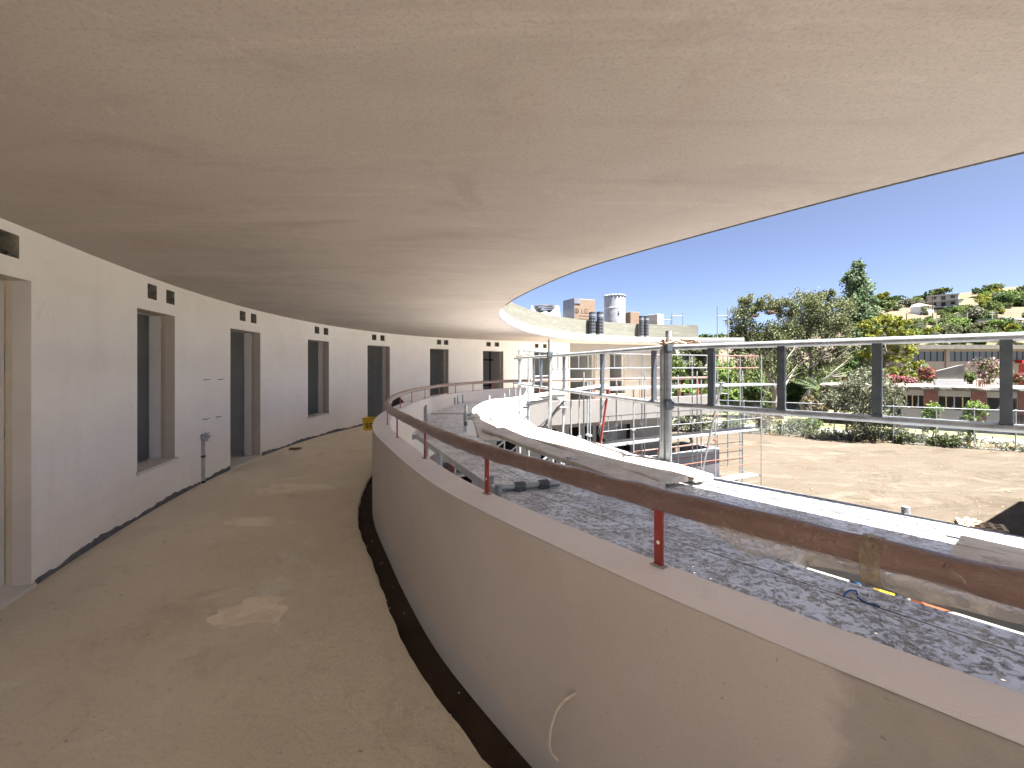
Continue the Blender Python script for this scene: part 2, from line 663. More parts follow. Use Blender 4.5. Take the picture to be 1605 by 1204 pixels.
def m_ground():
    m, t, p = nt('dry_earth')
    v = coords(t)
    base = mix(t, noise(t, v, .22, 8, .65), (.069, .057, .044), (.058, .047, .035))
    vt = coords(t, (.6, 1.3, 1), R(-28))
    base = mix(t, mul(t, noise(t, vt, .45, 10, .78, .52, .62, 1.2), .8), base, (.092, .079, .063))
    base = mix(t, mul(t, noise(t, coords(t, (.7, 1.2, 1), R(20)), .28, 10, .78, .53, .61, 1.0), .8), base, (.043, .034, .024))
    base = mix(t, mul(t, noise(t, v, 1.6, 9, .8, .55, .64, .6), .6), base, (.046, .037, .027))
    base = mix(t, mul(t, noise(t, v, 7, 6, .78, .56, .66), .6), base, (.044, .035, .026))
    base = mix(t, mul(t, noise(t, v, 4, 6, .78, .62, .70), .6), base, (.105, .094, .078))
    # beyond the fence the bare lot gives way to dry grass
    tc = node(t, 'ShaderNodeTexCoord')
    sp = node(t, 'ShaderNodeSeparateXYZ')
    t.links.new(tc.outputs['Object'], sp.inputs[0])
    q = mth(t, 'ADD', mul(t, sp.outputs[0], .525), mul(t, sp.outputs[1], .851))
    far = node(t, 'ShaderNodeMapRange')
    far.inputs['From Min'].default_value = 40.5
    far.inputs['From Max'].default_value = 42.5
    t.links.new(mth(t, 'ADD', q, noise(t, v, .5, 4, .6, 0, 2)), far.inputs['Value'])
    gr = mix(t, noise(t, v, .15, 6, .7), (.155, .13, .078), (.075, .085, .037))
    base = mix(t, far.outputs[0], base, gr)
    t.links.new(base, p.inputs['Base Color'])
    p.inputs['Roughness'].default_value = 1
    p.inputs['Specular IOR Level'].default_value = .1
    b1 = bump(t, None, noise(t, v, 9, 6, .7, 0, 1), .7, .06)
    bump(t, p, noise(t, vt, 1.2, 5, .6, 0, 1), .5, .15, b1)
    return m


M = dict(
    ceiling=m_ceiling(), floor=m_floor(), wall=m_wall(), parapet=m_parapet(),
    deck=m_deck('dirty_deck', 1.0), deckclean=m_deck('clean_deck', .25, (.22, .225, .235)),
    timber=m_timber(), ground=m_ground(), rail=m_rail(),
    lit_top=pmat('parapet_render_lit_top', (.84, .80, .785), (.76, .72, .70), 1.5, .92, 130, .5, .004, (.60, .56, .54), 4, (.60, .75), f3=.5),  # parapet render with the light on its top put into the colour
    palescreed=pmat('pale_dried_screed', (.90, .825, .695), (.84, .76, .625), 6, .95, 50, .9, .012, (.74, .655, .525), 4, (.46, .60)),
    gutter=pmat('dark_membrane', (.045, .028, .015), (.028, .017, .009), 5, .9, 90, .8, .01, (.11, .085, .055), 22, (.66, .74)),
    fascia=pmat('white_fascia', (.33, .33, .33), (.27, .27, .268), 1.5, .85, 90, .2, .003, (.22, .215, .21), 3, (.6, .8), (1, 1, .3), f3=.5),
    upstand=pmat('board_marked_concrete', (.140, .138, .112), (.112, .110, .088), 2.5, .9, 60, .5, .008, (.20, .20, .172), 5, (.52, .68), (.4, .4, 5)),
    jamb=pmat('smooth_grey_render', (.50, .46, .42), (.45, .415, .385), 3, .9, 120, .2, .003),
    tan=pmat('tan_base_coat', (.47, .40, .31), (.42, .355, .275), 5, .92, 70, .4, .004),
    drywall=pmat('white_board', (.72, .72, .72), (.68, .685, .69), 2, .8, 90, .1, .002),
    greenboard=pmat('grey_green_board', (.50, .525, .53), (.44, .462, .466), 2, .8, 90, .1, .002),
    compound=pmat('joint_compound', (.72, .72, .71), (.66, .66, .65), 9, .85, 90, .1, .002),
    marble=pmat('pale_marble', (.72, .70, .67), (.62, .60, .57), 5, .45, 90, .05, .002, spec=.5),
    membrane=pmat('grey_membrane', (.16, .175, .195), (.11, .12, .135), 9, .85, 60, .5, .006),
    block=pmat('rough_block', (.28, .265, .23), (.19, .18, .155), 9, .95, 60, .8, .012, (.085, .08, .07), 14, (.55, .62)),
    redsteel=pmat('red_oxide_steel', (.30, .055, .045), (.24, .04, .032), 12, .55, 70, .2, .003, (.40, .14, .10), 26, (.62, .70)),
    whitedot=pmat('white_filler', (.8, .79, .77), (.72, .71, .69), 40, .8, 60, .1, .002),
    galv=pmat('galvanised_tube', (.36, .38, .40), (.25, .268, .285), 9, .42, 60, .15, .002, (.30, .27, .23), 12, (.62, .74), metallic=.55, spec=.5),
    zinc=pmat('bright_zinc_pipe', (.52, .54, .56), (.42, .44, .46), 14, .42, 60, .2, .003, (.30, .30, .30), 30, (.55, .70), metallic=.5, spec=.5),
    galvdark=pmat('dark_galvanised_box', (.10, .118, .14), (.072, .085, .102), 14, .5, 60, .2, .002, (.42, .42, .41), 60, (.68, .74), metallic=.55, spec=.5),
    white_alu=pmat('white_guard_tube', (.21, .22, .23), (.16, .167, .175), 9, .45, 60, .1, .002, metallic=.25),
    rust=pmat('rusty_steel', (.26, .095, .055), (.16, .06, .04), 15, .75, 80, .4, .004),
    darksteel=pmat('dark_brown_steel', (.055, .035, .03), (.035, .024, .02), 15, .7, 80, .3, .003),
    orange=pmat('faded_red_tube', (.22, .11, .09), (.17, .085, .07), 20, .7, 80, .2, .003),
    rope=pmat('pale_rope', (.40, .31, .25), (.26, .17, .12), 40, .95, 200, .6, .006),
    yellow=pmat('yellow_plastic', (.72, .50, .03), (.66, .45, .025), 6, .42, 90, .05, .002, (.5, .42, .2), 9, (.66, .74), spec=.5),
    black=pmat('black_print', (.02, .02, .022), (.03, .03, .03), 8, .6, 90, .05, .002),
    cable=pmat('pale_conduit', (.56, .50, .40), (.46, .41, .32), 30, .6, 90, .1, .002),
    card=pmat('brown_cardboard', (.165, .118, .085), (.14, .098, .068), 4, .85, 60, .1, .003),
    print_=pmat('brown_print', (.045, .022, .016), (.035, .018, .012), 8, .8, 60, .05, .002),
    wrapgrey=pmat('grey_wrap', (.16, .17, .20), (.10, .108, .13), 7, .3, 30, .7, .02, spec=.6),
    wrapwhite=pmat('white_sheet', (.20, .207, .22), (.13, .137, .155), 5, .38, 14, .8, .05, spec=.5),
    tank=pmat('white_foam_wrap', (.25, .265, .295), (.20, .215, .245), 5, .6, 24, .5, .02),
    bitumen=None, pallet=pmat('pale_pallet_wood', (.52, .40, .25), (.42, .31, .19), 9, .85, 60, .4, .004, stretch=(1, 1, 6)),
    concrete=pmat('raw_concrete', (.21, .20, .18), (.165, .155, .14), 1.2, .9, 40, .5, .01, (.11, .10, .088), 2.5, (.55, .72), f3=.7),
    sunrender=pmat('far_render_sun_darkened', (.150, .142, .135), (.125, .118, .112), .8, .9, 60, .2, .004, (.095, .088, .08), 2, (.58, .75), (1, 1, .4), f3=.6),  # same far render as the wall, darkened where direct sun strikes it
    farrender=pmat('far_beige_render', (.29, .275, .26), (.25, .236, .222), .8, .9, 60, .2, .004, (.36, .33, .30), 2, (.58, .75), (1, 1, .4), f3=.6),
    lowwall=pmat('grey_plaster', (.36, .355, .345), (.31, .305, .30), 1.5, .9, 60, .2, .004),
    primer=pmat('blue_grey_primer', (.26, .275, .30), (.22, .235, .26), 2, .9, 60, .2, .004),
    dark=pmat('dark_interior', (.045, .043, .042), (.03, .03, .03), 2, .9, 60, .1, .002),
    glass=None,
    mauve=pmat('faded_mauve_render', (.33, .275, .27), (.28, .23, .23), 1.0, .9, 40, .2, .005, (.27, .215, .20), 2, (.58, .75), (1, 1, .4)),
    mauvedark=pmat('plum_render', (.20, .095, .095), (.165, .075, .075), 2.0, .9, 40, .2, .005, (.30, .22, .20), 5, (.60, .70)),
    oldwhite=pmat('faded_lilac_white', (.36, .345, .36), (.32, .305, .32), 1.2, .9, 40, .2, .005, (.40, .37, .36), 2.5, (.58, .72), (1, 1, .5), f3=.6),
    roofgrey=pmat('weathered_roof', (.125, .115, .105), (.095, .088, .080), 1.5, .95, 30, .5, .01, (.06, .054, .048), 3, (.56, .70)),
    redpaint=pmat('red_paint', (.34, .02, .022), (.28, .017, .02), 2, .5, 60, .1, .002),
    rooftile=pmat('terracotta', (.47, .16, .07), (.38, .12, .055), 2, .85, 30, .3, .01),
    pole=pmat('weathered_pole', (.36, .33, .29), (.28, .255, .22), 3, .9, 50, .2, .004),
    darkpole=pmat('brown_timber_pole', (.12, .075, .05), (.085, .055, .038), 3, .9, 50, .2, .004),
    paving=pmat('pale_paving', (.125, .12, .11), (.10, .096, .088), .8, .95, 20, .4, .02, (.08, .072, .06), 1.5, (.55, .7)),
    hill=pmat('dry_hillside', (.080, .063, .043), (.062, .048, .032), .05, 1, 1.5, .6, .4, (.065, .062, .03), .09, (.50, .62)),
    bark=pmat('pale_bark', (.34, .315, .285), (.21, .185, .16), 3, .95, 20, .6, .02, (.16, .135, .11), 5, (.58, .68)),
    barkdark=pmat('brown_bark', (.155, .115, .08), (.095, .07, .048), 6, .95, 25, .8, .03),
    twig=pmat('grey_twigs', (.40, .36, .315), (.29, .255, .22), 4, .95, 20, .3, .01),
    l_euc=m_leaf('dusty_olive_leaves', (.075, .088, .040), (.120, .128, .068)),
    l_olive=m_leaf('silver_olive_leaves', (.080, .088, .055), (.130, .135, .095)),
    l_poplar=m_leaf('cool_green_leaves', (.062, .100, .050), (.125, .165, .090)),
    l_pine=m_leaf('yellow_green_needles', (.115, .135, .022), (.195, .195, .040)),
    l_dark=m_leaf('dark_green_leaves', (.030, .055, .020), (.065, .095, .032)),
    l_mid=m_leaf('mid_green_leaves', (.060, .090, .030), (.115, .140, .050)),
    l_fresh=m_leaf('fresh_green_leaves', (.080, .130, .035), (.150, .200, .060)),
    l_weed=m_leaf('dusty_weeds', (.055, .070, .030), (.090, .098, .052)),
    l_dry=m_leaf('dry_grass', (.16, .135, .085), (.11, .09, .05)),
    f_pink=m_leaf('pink_blossom', (.25, .07, .11), (.33, .15, .18)),
    f_red=m_leaf('red_blossom', (.26, .035, .07), (.33, .085, .12)),
    f_white=m_leaf('white_blossom', (.30, .31, .26), (.22, .25, .18)),
    f_mauve=m_leaf('mauve_blossom', (.25, .125, .17), (.33, .20, .24)),
    courtyard=pmat('bounce_slab_concrete', (.17, .16, .148), (.14, .132, .12), 1.2, .95, 30, .4, .01),
    film=m_film('thin_film', (.50, .46, .43), .55), tape=m_film('packing_tape', (.27, .22, .15), .68, .35),
    filmwhite=m_film('mist_film', (.75, .75, .75), .5),
    orangebrick=pmat('orange_brick', (.42, .13, .06), (.34, .10, .045), 6, .9, 30, .4, .01),
    blue=pmat('blue_twine', (.03, .14, .42), (.025, .11, .34), 30, .8, 90, .1, .002),
    slate=pmat('grey_panel', (.30, .31, .33), (.26, .27, .29), 5, .5, 60, .1, .002),
    leafbrown=pmat('dry_leaf', (.24, .12, .04), (.17, .08, .03), 20, .9, 60, .2, .004),
    nest=pmat('nest_sticks', (.11, .075, .05), (.07, .05, .035), 10, 1, 40, .8, .03),
    soilpile=pmat('turned_soil', (.20, .145, .09), (.14, .10, .06), 3, 1, 20, .9, .05),
)


def m_glass():
    m, t, p = nt('dark_window_glass')
    p.inputs['Base Color'].default_value = (.06, .075, .10, 1)  # blue tint stands in for reflected sky
    p.inputs['Roughness'].default_value = .05
    p.inputs['Specular IOR Level'].default_value = .6
    return m


def m_bitumen():
    m, t, p = nt('printed_membrane_roll')
    tc = node(t, 'ShaderNodeTexCoord')
    sp = node(t, 'ShaderNodeSeparateXYZ')
    t.links.new(tc.outputs['Object'], sp.inputs[0])
    an = mul(t, mth(t, 'ARCTAN2', sp.outputs[1], sp.outputs[0]), 10 / (2 * math.pi))
    a = mth(t, 'SUBTRACT', mth(t, 'FRACT', mth(t, 'ADD', an, 20.0)), .5)
    b = mth(t, 'SUBTRACT', mth(t, 'FRACT', mul(t, sp.outputs[2], 1 / .135)), .5)
    msk = mul(t, mth(t, 'LESS_THAN', mth(t, 'ABSOLUTE', a), .17), mth(t, 'LESS_THAN', mth(t, 'ABSOLUTE', b), .17))
    msk = mul(t, msk, noise(t, coords(t), 40, 2, .5, .40, .44))
    band = mth(t, 'MAXIMUM', mth(t, 'LESS_THAN', sp.outputs[2], .07), mul(t, mth(t, 'GREATER_THAN', sp.outputs[2], .80), mth(t, 'LESS_THAN', sp.outputs[2], .86)))
    col = mix(t, msk, (.016, .018, .023), (.20, .21, .225))
    col = mix(t, band, col, (.17, .185, .205))
    t.links.new(col, p.inputs['Base Color'])
    p.inputs['Roughness'].default_value = .5
    return m


M['glass'] = m_glass()
M['bitumen'] = m_bitumen()

# ------------------------------------------------------------------ plan curves of the building
H = 2.80
SLAB = .28
GZ = -3.4


def wall_pts():
    base = [(55, 915), (311, 762), (340, 745), (408, 713), (460, 697), (566, 669.4)]
    top = [(0, 341), (55, 363), (340, 469), (460, 500), (566, 517.4), (704, 531), (791, 534), (868, 536.5), (892, 538.7)]
    q = np.array([(x, (y - YH) / EYE) for x, y in base] + [(x, (YH - y) / (H - EYE)) for x, y in top])
    c = np.polyfit(q[:, 0], q[:, 1], 5)
    out = []
    for x in range(0, 871, 58):
        d = 1 / np.polyval(c, x)
        out.append(((x - XC) * d, F * d))
    return out


W = Path([(-.6, -4.4), (-1.9, -1.9), (-2.95, .6)] + wall_pts() + [(3.2, 20.85), (4.8, 21.5), (7.65, 22.55)])
P = Path([(5.4, -1.9), (3.6, -1.05), (2.4, -.36), (1.7, .22), (1.3, .58), (1.0, .89), (.66, 1.27), (.33, 1.68), (.12, 1.96), (-.14, 2.32), (-.45, 2.79), (-.78, 3.42), (-1.1, 4.1),
          (-1.62, 5.3), (-1.98, 6.6), (-2.2, 8.2), (-2.24, 10), (-2.0, 12.1), (-1.27, 14.3), (-.55, 15.5), (.25, 16.35), (1.7, 17.05), (3.3, 17.9), (5.9, 19.35), (9.35, 21.25)])
E_ = Path([(5.0, -.58), (4.2, .3), (3.3, 1.35), (2.54, 2.27), (2.27, 2.6), (1.96, 3.02), (1.52, 3.68), (1.09, 4.36), (.77, 4.95), (.37, 6.02), (-.01, 7.35),  # unseen near end cut short so sun on the floor lights the corridor
           (-.25, 8.85), (-.29, 9.7), (-.1, 11.75), (.68, 14.9), (2.18, 17.8), (4.78, 20.1), (7.49, 21.15), (10.85, 21.25)])


def strip(mb, path, offs, zs, u0, u1, step=.25, flip=False):
    """ribbon along a path through (offset, z) profile points"""
    n = max(2, int((u1 - u0) / step) + 1)
    k = len(offs)
    vs, fs = [], []
    for u in np.linspace(u0, u1, n):
        for o, z in zip(offs, zs):
            x, y, _, _ = path.at(u, o)
            vs.append((x, y, z))
    for i in range(n - 1):
        for j in range(k - 1):
            a = i * k + j
            f = (a, a + 1, a + k + 1, a + k)
            fs.append(f[::-1] if flip else f)
    mb.add(vs, fs)


def ring(mb, path, o0, o1, z0, z1, u0, u1, step=.2):
    """closed bar of rectangular section following a path"""
    n = max(2, int((u1 - u0) / step) + 1)
    vs, fs = [], []
    for u in np.linspace(u0, u1, n):
        for o, z in ((o0, z0), (o1, z0), (o1, z1), (o0, z1)):
            x, y, _, _ = path.at(u, o)
            vs.append((x, y, z))
    for i in range(n - 1):
        for j in range(4):
            a, b = i * 4 + j, i * 4 + (j + 1) % 4
            fs.append((a, a + 4, b + 4, b))
    fs.append((0, 1, 2, 3))
    fs.append(tuple((n - 1) * 4 + j for j in (3, 2, 1, 0)))
    mb.add(vs, fs)


# ------------------------------------------------------------------ ground
g = MB()
g.add([(-1500, -300, GZ), (1500, -300, GZ), (1500, 2500, GZ), (-1500, 2500, GZ)], [(0, 1, 2, 3)])
struct(g.build('ground', M['ground']))

cy = MB()
cy.prism([(2.6, -9), (15, -9), (15, 11), (9.6, 17.5), (3, 14.5), (.3, 10), (.4, 6), (1.2, 3)], GZ + .001, GZ + .10)
struct(cy.build('bounce_slab', M['courtyard']))  # largely hidden slab, added to bounce sunlight up into the corridor
# corridor floor slab, gutter
fl = MB()
uu = np.linspace(0, P.L, 420)
vs, fs = [], []
for i, u in enumerate(uu):
    e = -.165 + .008 * math.sin(u * 2.3) + .004 * math.sin(u * 17.1 + 1) + random.uniform(-.005, .005)
    for o, z in ((e + .012, -.032), (e, -.004), (e - .03, 0), (-1.0, 0), (-2.0, 0), (-3, 0), (-7.0, 0), (-7.0, -.40), (.0, -.40)):
        x, y, _, _ = P.at(u, o)
        vs.append((x, y, z))
k = 9
for i in range(len(uu) - 1):
    for j in range(k - 1):
        a = i * k + j
        fs.append((a, a + k, a + k + 1, a + 1)[::-1])
fl.add(vs, fs)
struct(fl.build('floor', M['floor']))
gu = MB()
strip(gu, P, (-.30, .02), (-.035, -.035), 0, P.L, .12)
struct(gu.build('gutter', M['gutter']))
gb = MB()
for _ in range(22):
    u = random.uniform(3.5, 11)
    x, y, _, _ = P.at(u, random.uniform(-.15, -.02))
    r = random.uniform(.002, .006)
    gb.lathe([(r * .6, 0), (r, r * .4), (r * .5, r * .9)], 5, (x, y, -.035))
stuff(tag(gb.build('mortar_crumbs', M['whitedot']), 'pale mortar crumbs scattered in the dark gutter along the parapet', 'crumbs'))

# ------------------------------------------------------------------ corridor wall with its openings
TH = .29
OP = []     # (kind, bearing left, bearing right, z0, z1, vent bearings)
OP.append(('door', -62, 49, 0, 2.40, [(-6, 32)]))
OP.append(('window', 215, 274, .52, 2.40, [(230, 247), (259, 275)]))
OP.append(('door', 361, 408, 0, 2.38, [(374.5, 386), (392, 403)]))
OP.append(('window', 482.6, 515.5, .52, 2.38, [(492, 501.5), (506, 516)]))
OP.append(('door', 576, 611, 0, 2.38, [(582, 591), (595, 604)]))
OP.append(('door', 674, 703, 0, 2.38, [(684.5, 692), (695, 703)]))
OP.append(('door', 757, 789, 0, 2.36, [(762, 769.5), (775, 782.5)]))
OP.append(('door', 837, 866, 0, 2.36, [(837, 845), (850, 858)]))
OP.append(('double', 894, 933, 0, 2.36, []))
OP.append(('window', 956, 980, .45, 2.36, []))

holes = []
ops = []
for kind, b0, b1, z0, z1, vents in OP:
    s0, s1 = W.bearing(b0), W.bearing(b1)
    holes.append((s0, s1, z0, z1))
    vv = []
    for v0, v1 in vents:
        a0, a1 = W.bearing(v0), W.bearing(v1)
        m_ = (a0 + a1) / 2
        vv.append((m_ - .105, m_ + .105, 2.545, 2.72))
    ops.append((kind, s0, s1, z0, z1, vv))
vent_holes = [v for o in ops for v in o[5]]


def holed(mb, path, off, holes, z0, z1, u0, u1, step=.3):
    us = sorted(set([u0, u1] + [h[0] for h in holes if u0 < h[0] < u1] + [h[1] for h in holes if u0 < h[1] < u1]))
    full = []
    for a, b in zip(us[:-1], us[1:]):
        n = max(1, int(math.ceil((b - a) / step)))
        full += list(np.linspace(a, b, n, endpoint=False))
    full.append(us[-1])
    zs = sorted(set([z0, z1] + [h[2] for h in holes if z0 < h[2] < z1] + [h[3] for h in holes if z0 < h[3] < z1]))
    vs, fs = [], []
    nz = len(zs)
    for u in full:
        x, y, _, _ = path.at(u, off)
        for z in zs:
            vs.append((x, y, z))
    for i in range(len(full) - 1):
        uc = (full[i] + full[i + 1]) / 2
        for j in range(nz - 1):
            zc = (zs[j] + zs[j + 1]) / 2
            if any(h[0] < uc < h[1] and h[2] < zc < h[3] for h in holes):
                continue
            a = i * nz + j
            fs.append((a, a + nz, a + nz + 1, a + 1))
    mb.add(vs, fs)


wall = thing('corridor_wall', 'long curved white plastered wall of doorways and windows lining the walkway', 'wall', (-4.5, 8, 0))
u_j = W.bearing(893)
mb = MB()
holed(mb, W, 0, holes + vent_holes, -.03, H + .01, u_j, W.L)
mb.build('beige_face', M['farrender'], wall, smooth='all')
mb = MB()
holed(mb, W, 0, holes + vent_holes, -.03, H + .01, 0, u_j)
x0_, y0_, _, _ = W.at(W.L, 0)
x1_, y1_, _, _ = W.at(W.L, -TH)
mb.add([(x0_, y0_, -.03), (x1_, y1_, -.03), (x1_, y1_, H), (x0_, y0_, H)], [(0, 1, 2, 3)])
mb.build('plaster_face', M['wall'], wall, smooth='all')
mb = MB()
holed(mb, W, -TH, holes, -.03, H + .01, 0, W.L)
mb.build('inner_face', M['drywall'], wall, smooth='all')
# grey membrane upstand at the wall foot, broken at doors
mb = MB()
doors_s = sorted([(o[1] - .03, o[2] + .03) for o in ops if o[3] == 0])
cur = 0
for a, b in doors_s + [(W.L, W.L)]:
    if a > cur + .2:
        n = int((a - cur) / .05) + 2
        vs, fs = [], []
        for i, u in enumerate(np.linspace(cur, a, n)):
            h = .045 + .016 * math.sin(u * 4.1) + random.uniform(-.012, .012)
            x, y, _, _ = W.at(u, .012)
            xb, yb, _, _ = W.at(u, .0)
            vs += [(x, y, -.01), (x, y, h), (xb, yb, h + .004)]
            if i:
                q = (i - 1) * 3
                fs += [(q, q + 3, q + 4, q + 1), (q + 1, q + 4, q + 5, q + 2)]
        mb.add(vs, fs)
    cur = b
mb.build('membrane_strip', M['membrane'], wall)


def wq(u, off, z):
    x, y, _, _ = W.at(u, off)
    return (x, y, z)


for i, (kind, s0, s1, z0, z1, vv) in enumerate(ops):
    d1 = -.115
    mb = MB()
    # outer reveal: both jambs, head
    for s in (s0, s1):
        mb.add([wq(s, 0, z0), wq(s, d1, z0), wq(s, d1, z1), wq(s, 0, z1)], [(0, 1, 2, 3)])
    mb.add([wq(s0, 0, z1), wq(s1, 0, z1), wq(s1, d1, z1), wq(s0, d1, z1)], [(0, 1, 2, 3)])
    op = mb.build('window' if kind == 'window' else 'doorway', M['jamb'], wall)
    mb = MB()
    n = 14
    for s in (s0, s1):
        vs, fs = [], []
        for j in range(n + 1):
            z = z0 + (z1 - z0) * j / n
            e = .009 * math.sin(j * 1.9 + i) + random.uniform(-.010, .010)
            vs += [wq(s, d1, z), wq(s, d1 - .055 + e, z), wq(s, d1 - .085, z)]
            if j:
                q = (j - 1) * 3
                fs += [(q, q + 1, q + 4, q + 3)]
        mb.add(vs, fs)
    mb.add([wq(s0, d1, z1), wq(s1, d1, z1), wq(s1, d1 - .1, z1), wq(s0, d1 - .1, z1)], [(0, 1, 2, 3)])
    mb.build('base_coat_strip', M['tan'], op)
    mb = MB()
    for s, sg in ((s0, 1), (s1, -1)):
        a = s + sg * .006
        mb.add([wq(a, d1 - .045, z0 + .004), wq(a, -TH - .004, z0 + .004), wq(a, -TH - .004, z1 - .003), wq(a, d1 - .045, z1 - .003)], [(0, 1, 2, 3)])
        b = s - sg * .09
        mb.add([wq(a, -TH - .004, z0), wq(b, -TH - .004, z0), wq(b, -TH - .004, z1 + .1), wq(a, -TH - .004, z1 + .1)], [(0, 1, 2, 3)])
    mb.add([wq(s0, d1 - .1, z1 - .004), wq(s1, d1 - .1, z1 - .004), wq(s1, -TH - .004, z1 - .004), wq(s0, -TH - .004, z1 - .004)], [(0, 1, 2, 3)])
    mb.build('board_lining', M['drywall'] if i else M['jamb'], op)
    if kind != 'door' or True:
        mb = MB()
        a0, a1 = s0 - (.03 if kind == 'window' else 0), s1 + (.03 if kind == 'window' else 0)
        zt = z0 + .028 if kind != 'window' else z0 + .012
        vs = []
        for (sa, oa) in ((a0, .035), (a1, .035), (s1 - .002, -TH), (s0 + .002, -TH)):
            vs.append(wq(sa, oa, zt))
        for (sa, oa) in ((a0, .035), (a1, .035), (s1 - .002, -TH), (s0 + .002, -TH)):
            vs.append(wq(sa, oa, zt - .03))
        mb.add(vs, [(0, 1, 2, 3), (7, 6, 5, 4), (0, 4, 5, 1), (1, 5, 6, 2), (2, 6, 7, 3), (3, 7, 4, 0)])
        mb.build('sill' if kind == 'window' else 'threshold', M['marble'], op)
    for (a, b, c, d) in vv:
        mb = MB()
        dp = -.16
        mb.add([wq(a, 0, c), wq(b, 0, c), wq(b, 0, d), wq(a, 0, d), wq(a, dp, c), wq(b, dp, c), wq(b, dp, d), wq(a, dp, d)],
               [(0, 4, 5, 1), (1, 5, 6, 2), (2, 6, 7, 3), (3, 7, 4, 0), (4, 7, 6, 5)])
        # ragged mortar lip
        for q in range(9):
            s_ = random.choice((a + .01, b - .01)) if q % 2 else random.uniform(a + .01, b - .01)
            z_ = random.uniform(c + .01, d - .01) if q % 2 else c + .008
            x, y, z = wq(s_, -.02, z_)
            mb.lathe([(.003, -.012), (.012, 0), (.004, .012)], 5, (x, y, z))
        mb.build('vent_hole', M['block'], wall)

# rooms behind the wall: back wall with unseen openings added to let in daylight, partitions between the bays
back_holes = []
for (kind, s0, s1, z0, z1, vv) in ops:
    mid = (s0 + s1) / 2
    back_holes.append((mid - .4, mid + .7, 1.0, 2.4))
mb = MB()
holed(mb, W, -3.9, back_holes, -.03, H + .01, 0, W.L)
mb.build('back_wall', M['drywall'], wall)
for i, (kind, s0, s1, z0, z1, vv) in enumerate(ops):
    s = s1 + .32
    mt = M['drywall'] if i == 6 else M['greenboard']
    mb = MB()
    a, b = wq(s, -TH - .002, 0), wq(s, -3.88, 0)
    a2, b2 = wq(s + .1, -TH - .002, 0), wq(s + .1, -3.88, 0)
    mb.prism([a[:2], b[:2], b2[:2], a2[:2]], .002, H - .002)
    pt = mb.build('partition', mt, wall)
    if i in (1, 3, 4, 5):
        mb = MB()
        A, B = Vector(a), Vector(b)
        t_ = (B - A).normalized()
        nn = Vector((-t_.y, t_.x, 0))
        if nn.dot(Vector(wq(s - .3, -1, 0)) - A) < 0:
            nn = -nn
        for fr in (.16, .34, .52):
            for z in np.arange(.35, 2.5, .30):
                c = A + t_ * (fr * (B - A).length + random.uniform(-.01, .01)) + nn * .002
                r = random.uniform(.03, .05)
                vs = [c + t_ * r * math.cos(w) + Vector((0, 0, z + r * math.sin(w))) for w in np.linspace(0, 2 * math.pi, 9)[:-1]]
                mb.add(vs, [tuple(range(8))])
        mb.build('screw_patches', M['compound'], pt)

# ------------------------------------------------------------------ roof slab with upstand
roof = thing('roof_slab', 'broad curved concrete roof slab with plastered underside overhanging the walkway', 'roof', (0, 8, H))
mb = MB()
n = 260
vs, fs = [], []
offs = (0, -.6, -1.4, -2.4, -3.6, -5, -7, -9.2)
for u in np.linspace(0, E_.L, n):
    for o in offs:
        x, y, _, _ = E_.at(u, o)
        vs.append((x, y, H))
k = len(offs)
for i in range(n - 1):
    for j in range(k - 1):
        a = i * k + j
        fs.append((a, a + k, a + k + 1, a + 1))
mb.add(vs, fs)
mb.build('soffit', M['ceiling'], roof, smooth='all')
mb = MB()
strip(mb, E_, (0, .006, .006, -.02), (H, H + .012, H + SLAB - .01, H + SLAB), 0, E_.L, .2)
xa, ya, _, _ = E_.at(E_.L, 0)
xb, yb, _, _ = E_.at(E_.L, -9.2)
mb.add([(xa, ya, H), (xb, yb, H), (xb, yb, H + SLAB), (xa, ya, H + SLAB)], [(0, 1, 2, 3)])
xa, ya, _, _ = E_.at(0, 0)
xb, yb, _, _ = E_.at(0, -9.2)
mb.add([(xa, ya, H), (xb, yb, H), (xb, yb, H + SLAB), (xa, ya, H + SLAB)], [(0, 1, 2, 3)])
mb.build('fascia', M['fascia'], roof, smooth=True)
mb = MB()
ring(mb, E_, .007, .017, H - .006, H + .03, .02, E_.bearing(792, 0, False))
mb.build('drip_edge', M['membrane'], roof)
mb = MB()
strip(mb, E_, (-.02, -9.2), (H + SLAB, H + SLAB), 0, E_.L, .3)
mb.build('roof_deck', M['concrete'], roof)
UH = 3.72
u_end = E_.bearing(1100)
mb = MB()
ring(mb, E_, -.62, -.38, H + SLAB + .004, UH, .3, u_end)
mb.build('upstand', M['upstand'], roof)
# dark edge of membrane tucked under the upstand
mb = MB()
ring(mb, E_, -.375, -.30, H + SLAB + .004, H + SLAB + .03, E_.bearing(890), u_end)
mb.build('membrane_edge', M['membrane'], roof)

# ------------------------------------------------------------------ parapet and handrail
PT = .985
sv = P.bearing(820)
par = thing('parapet', 'curved rendered parapet wall sweeping along the walkway from the bottom right', 'parapet', (-1, 4, 0))
mb = MB()
zr = PT
nu = int(sv / .12)
prof = [(.0, -.06), (.0, zr - .004), (.004, zr), (.216, zr), (.22, zr - .004), (.22, -.42)]
strip(mb, P, [q[0] for q in prof], [q[1] for q in prof], 0, sv, .12, flip=True)
xa, ya, _, _ = P.at(sv, 0)
xb, yb, _, _ = P.at(sv, .22)
mb.add([(xa, ya, -.06), (xb, yb, -.06), (xb, yb, zr), (xa, ya, zr)], [(0, 1, 2, 3)])
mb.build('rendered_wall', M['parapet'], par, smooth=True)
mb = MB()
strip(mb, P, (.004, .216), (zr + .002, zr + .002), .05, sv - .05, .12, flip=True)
mb.build('light_painted_top', M['lit_top'], par, smooth=True)  # same wall render, lighter colour stands in for light on the top

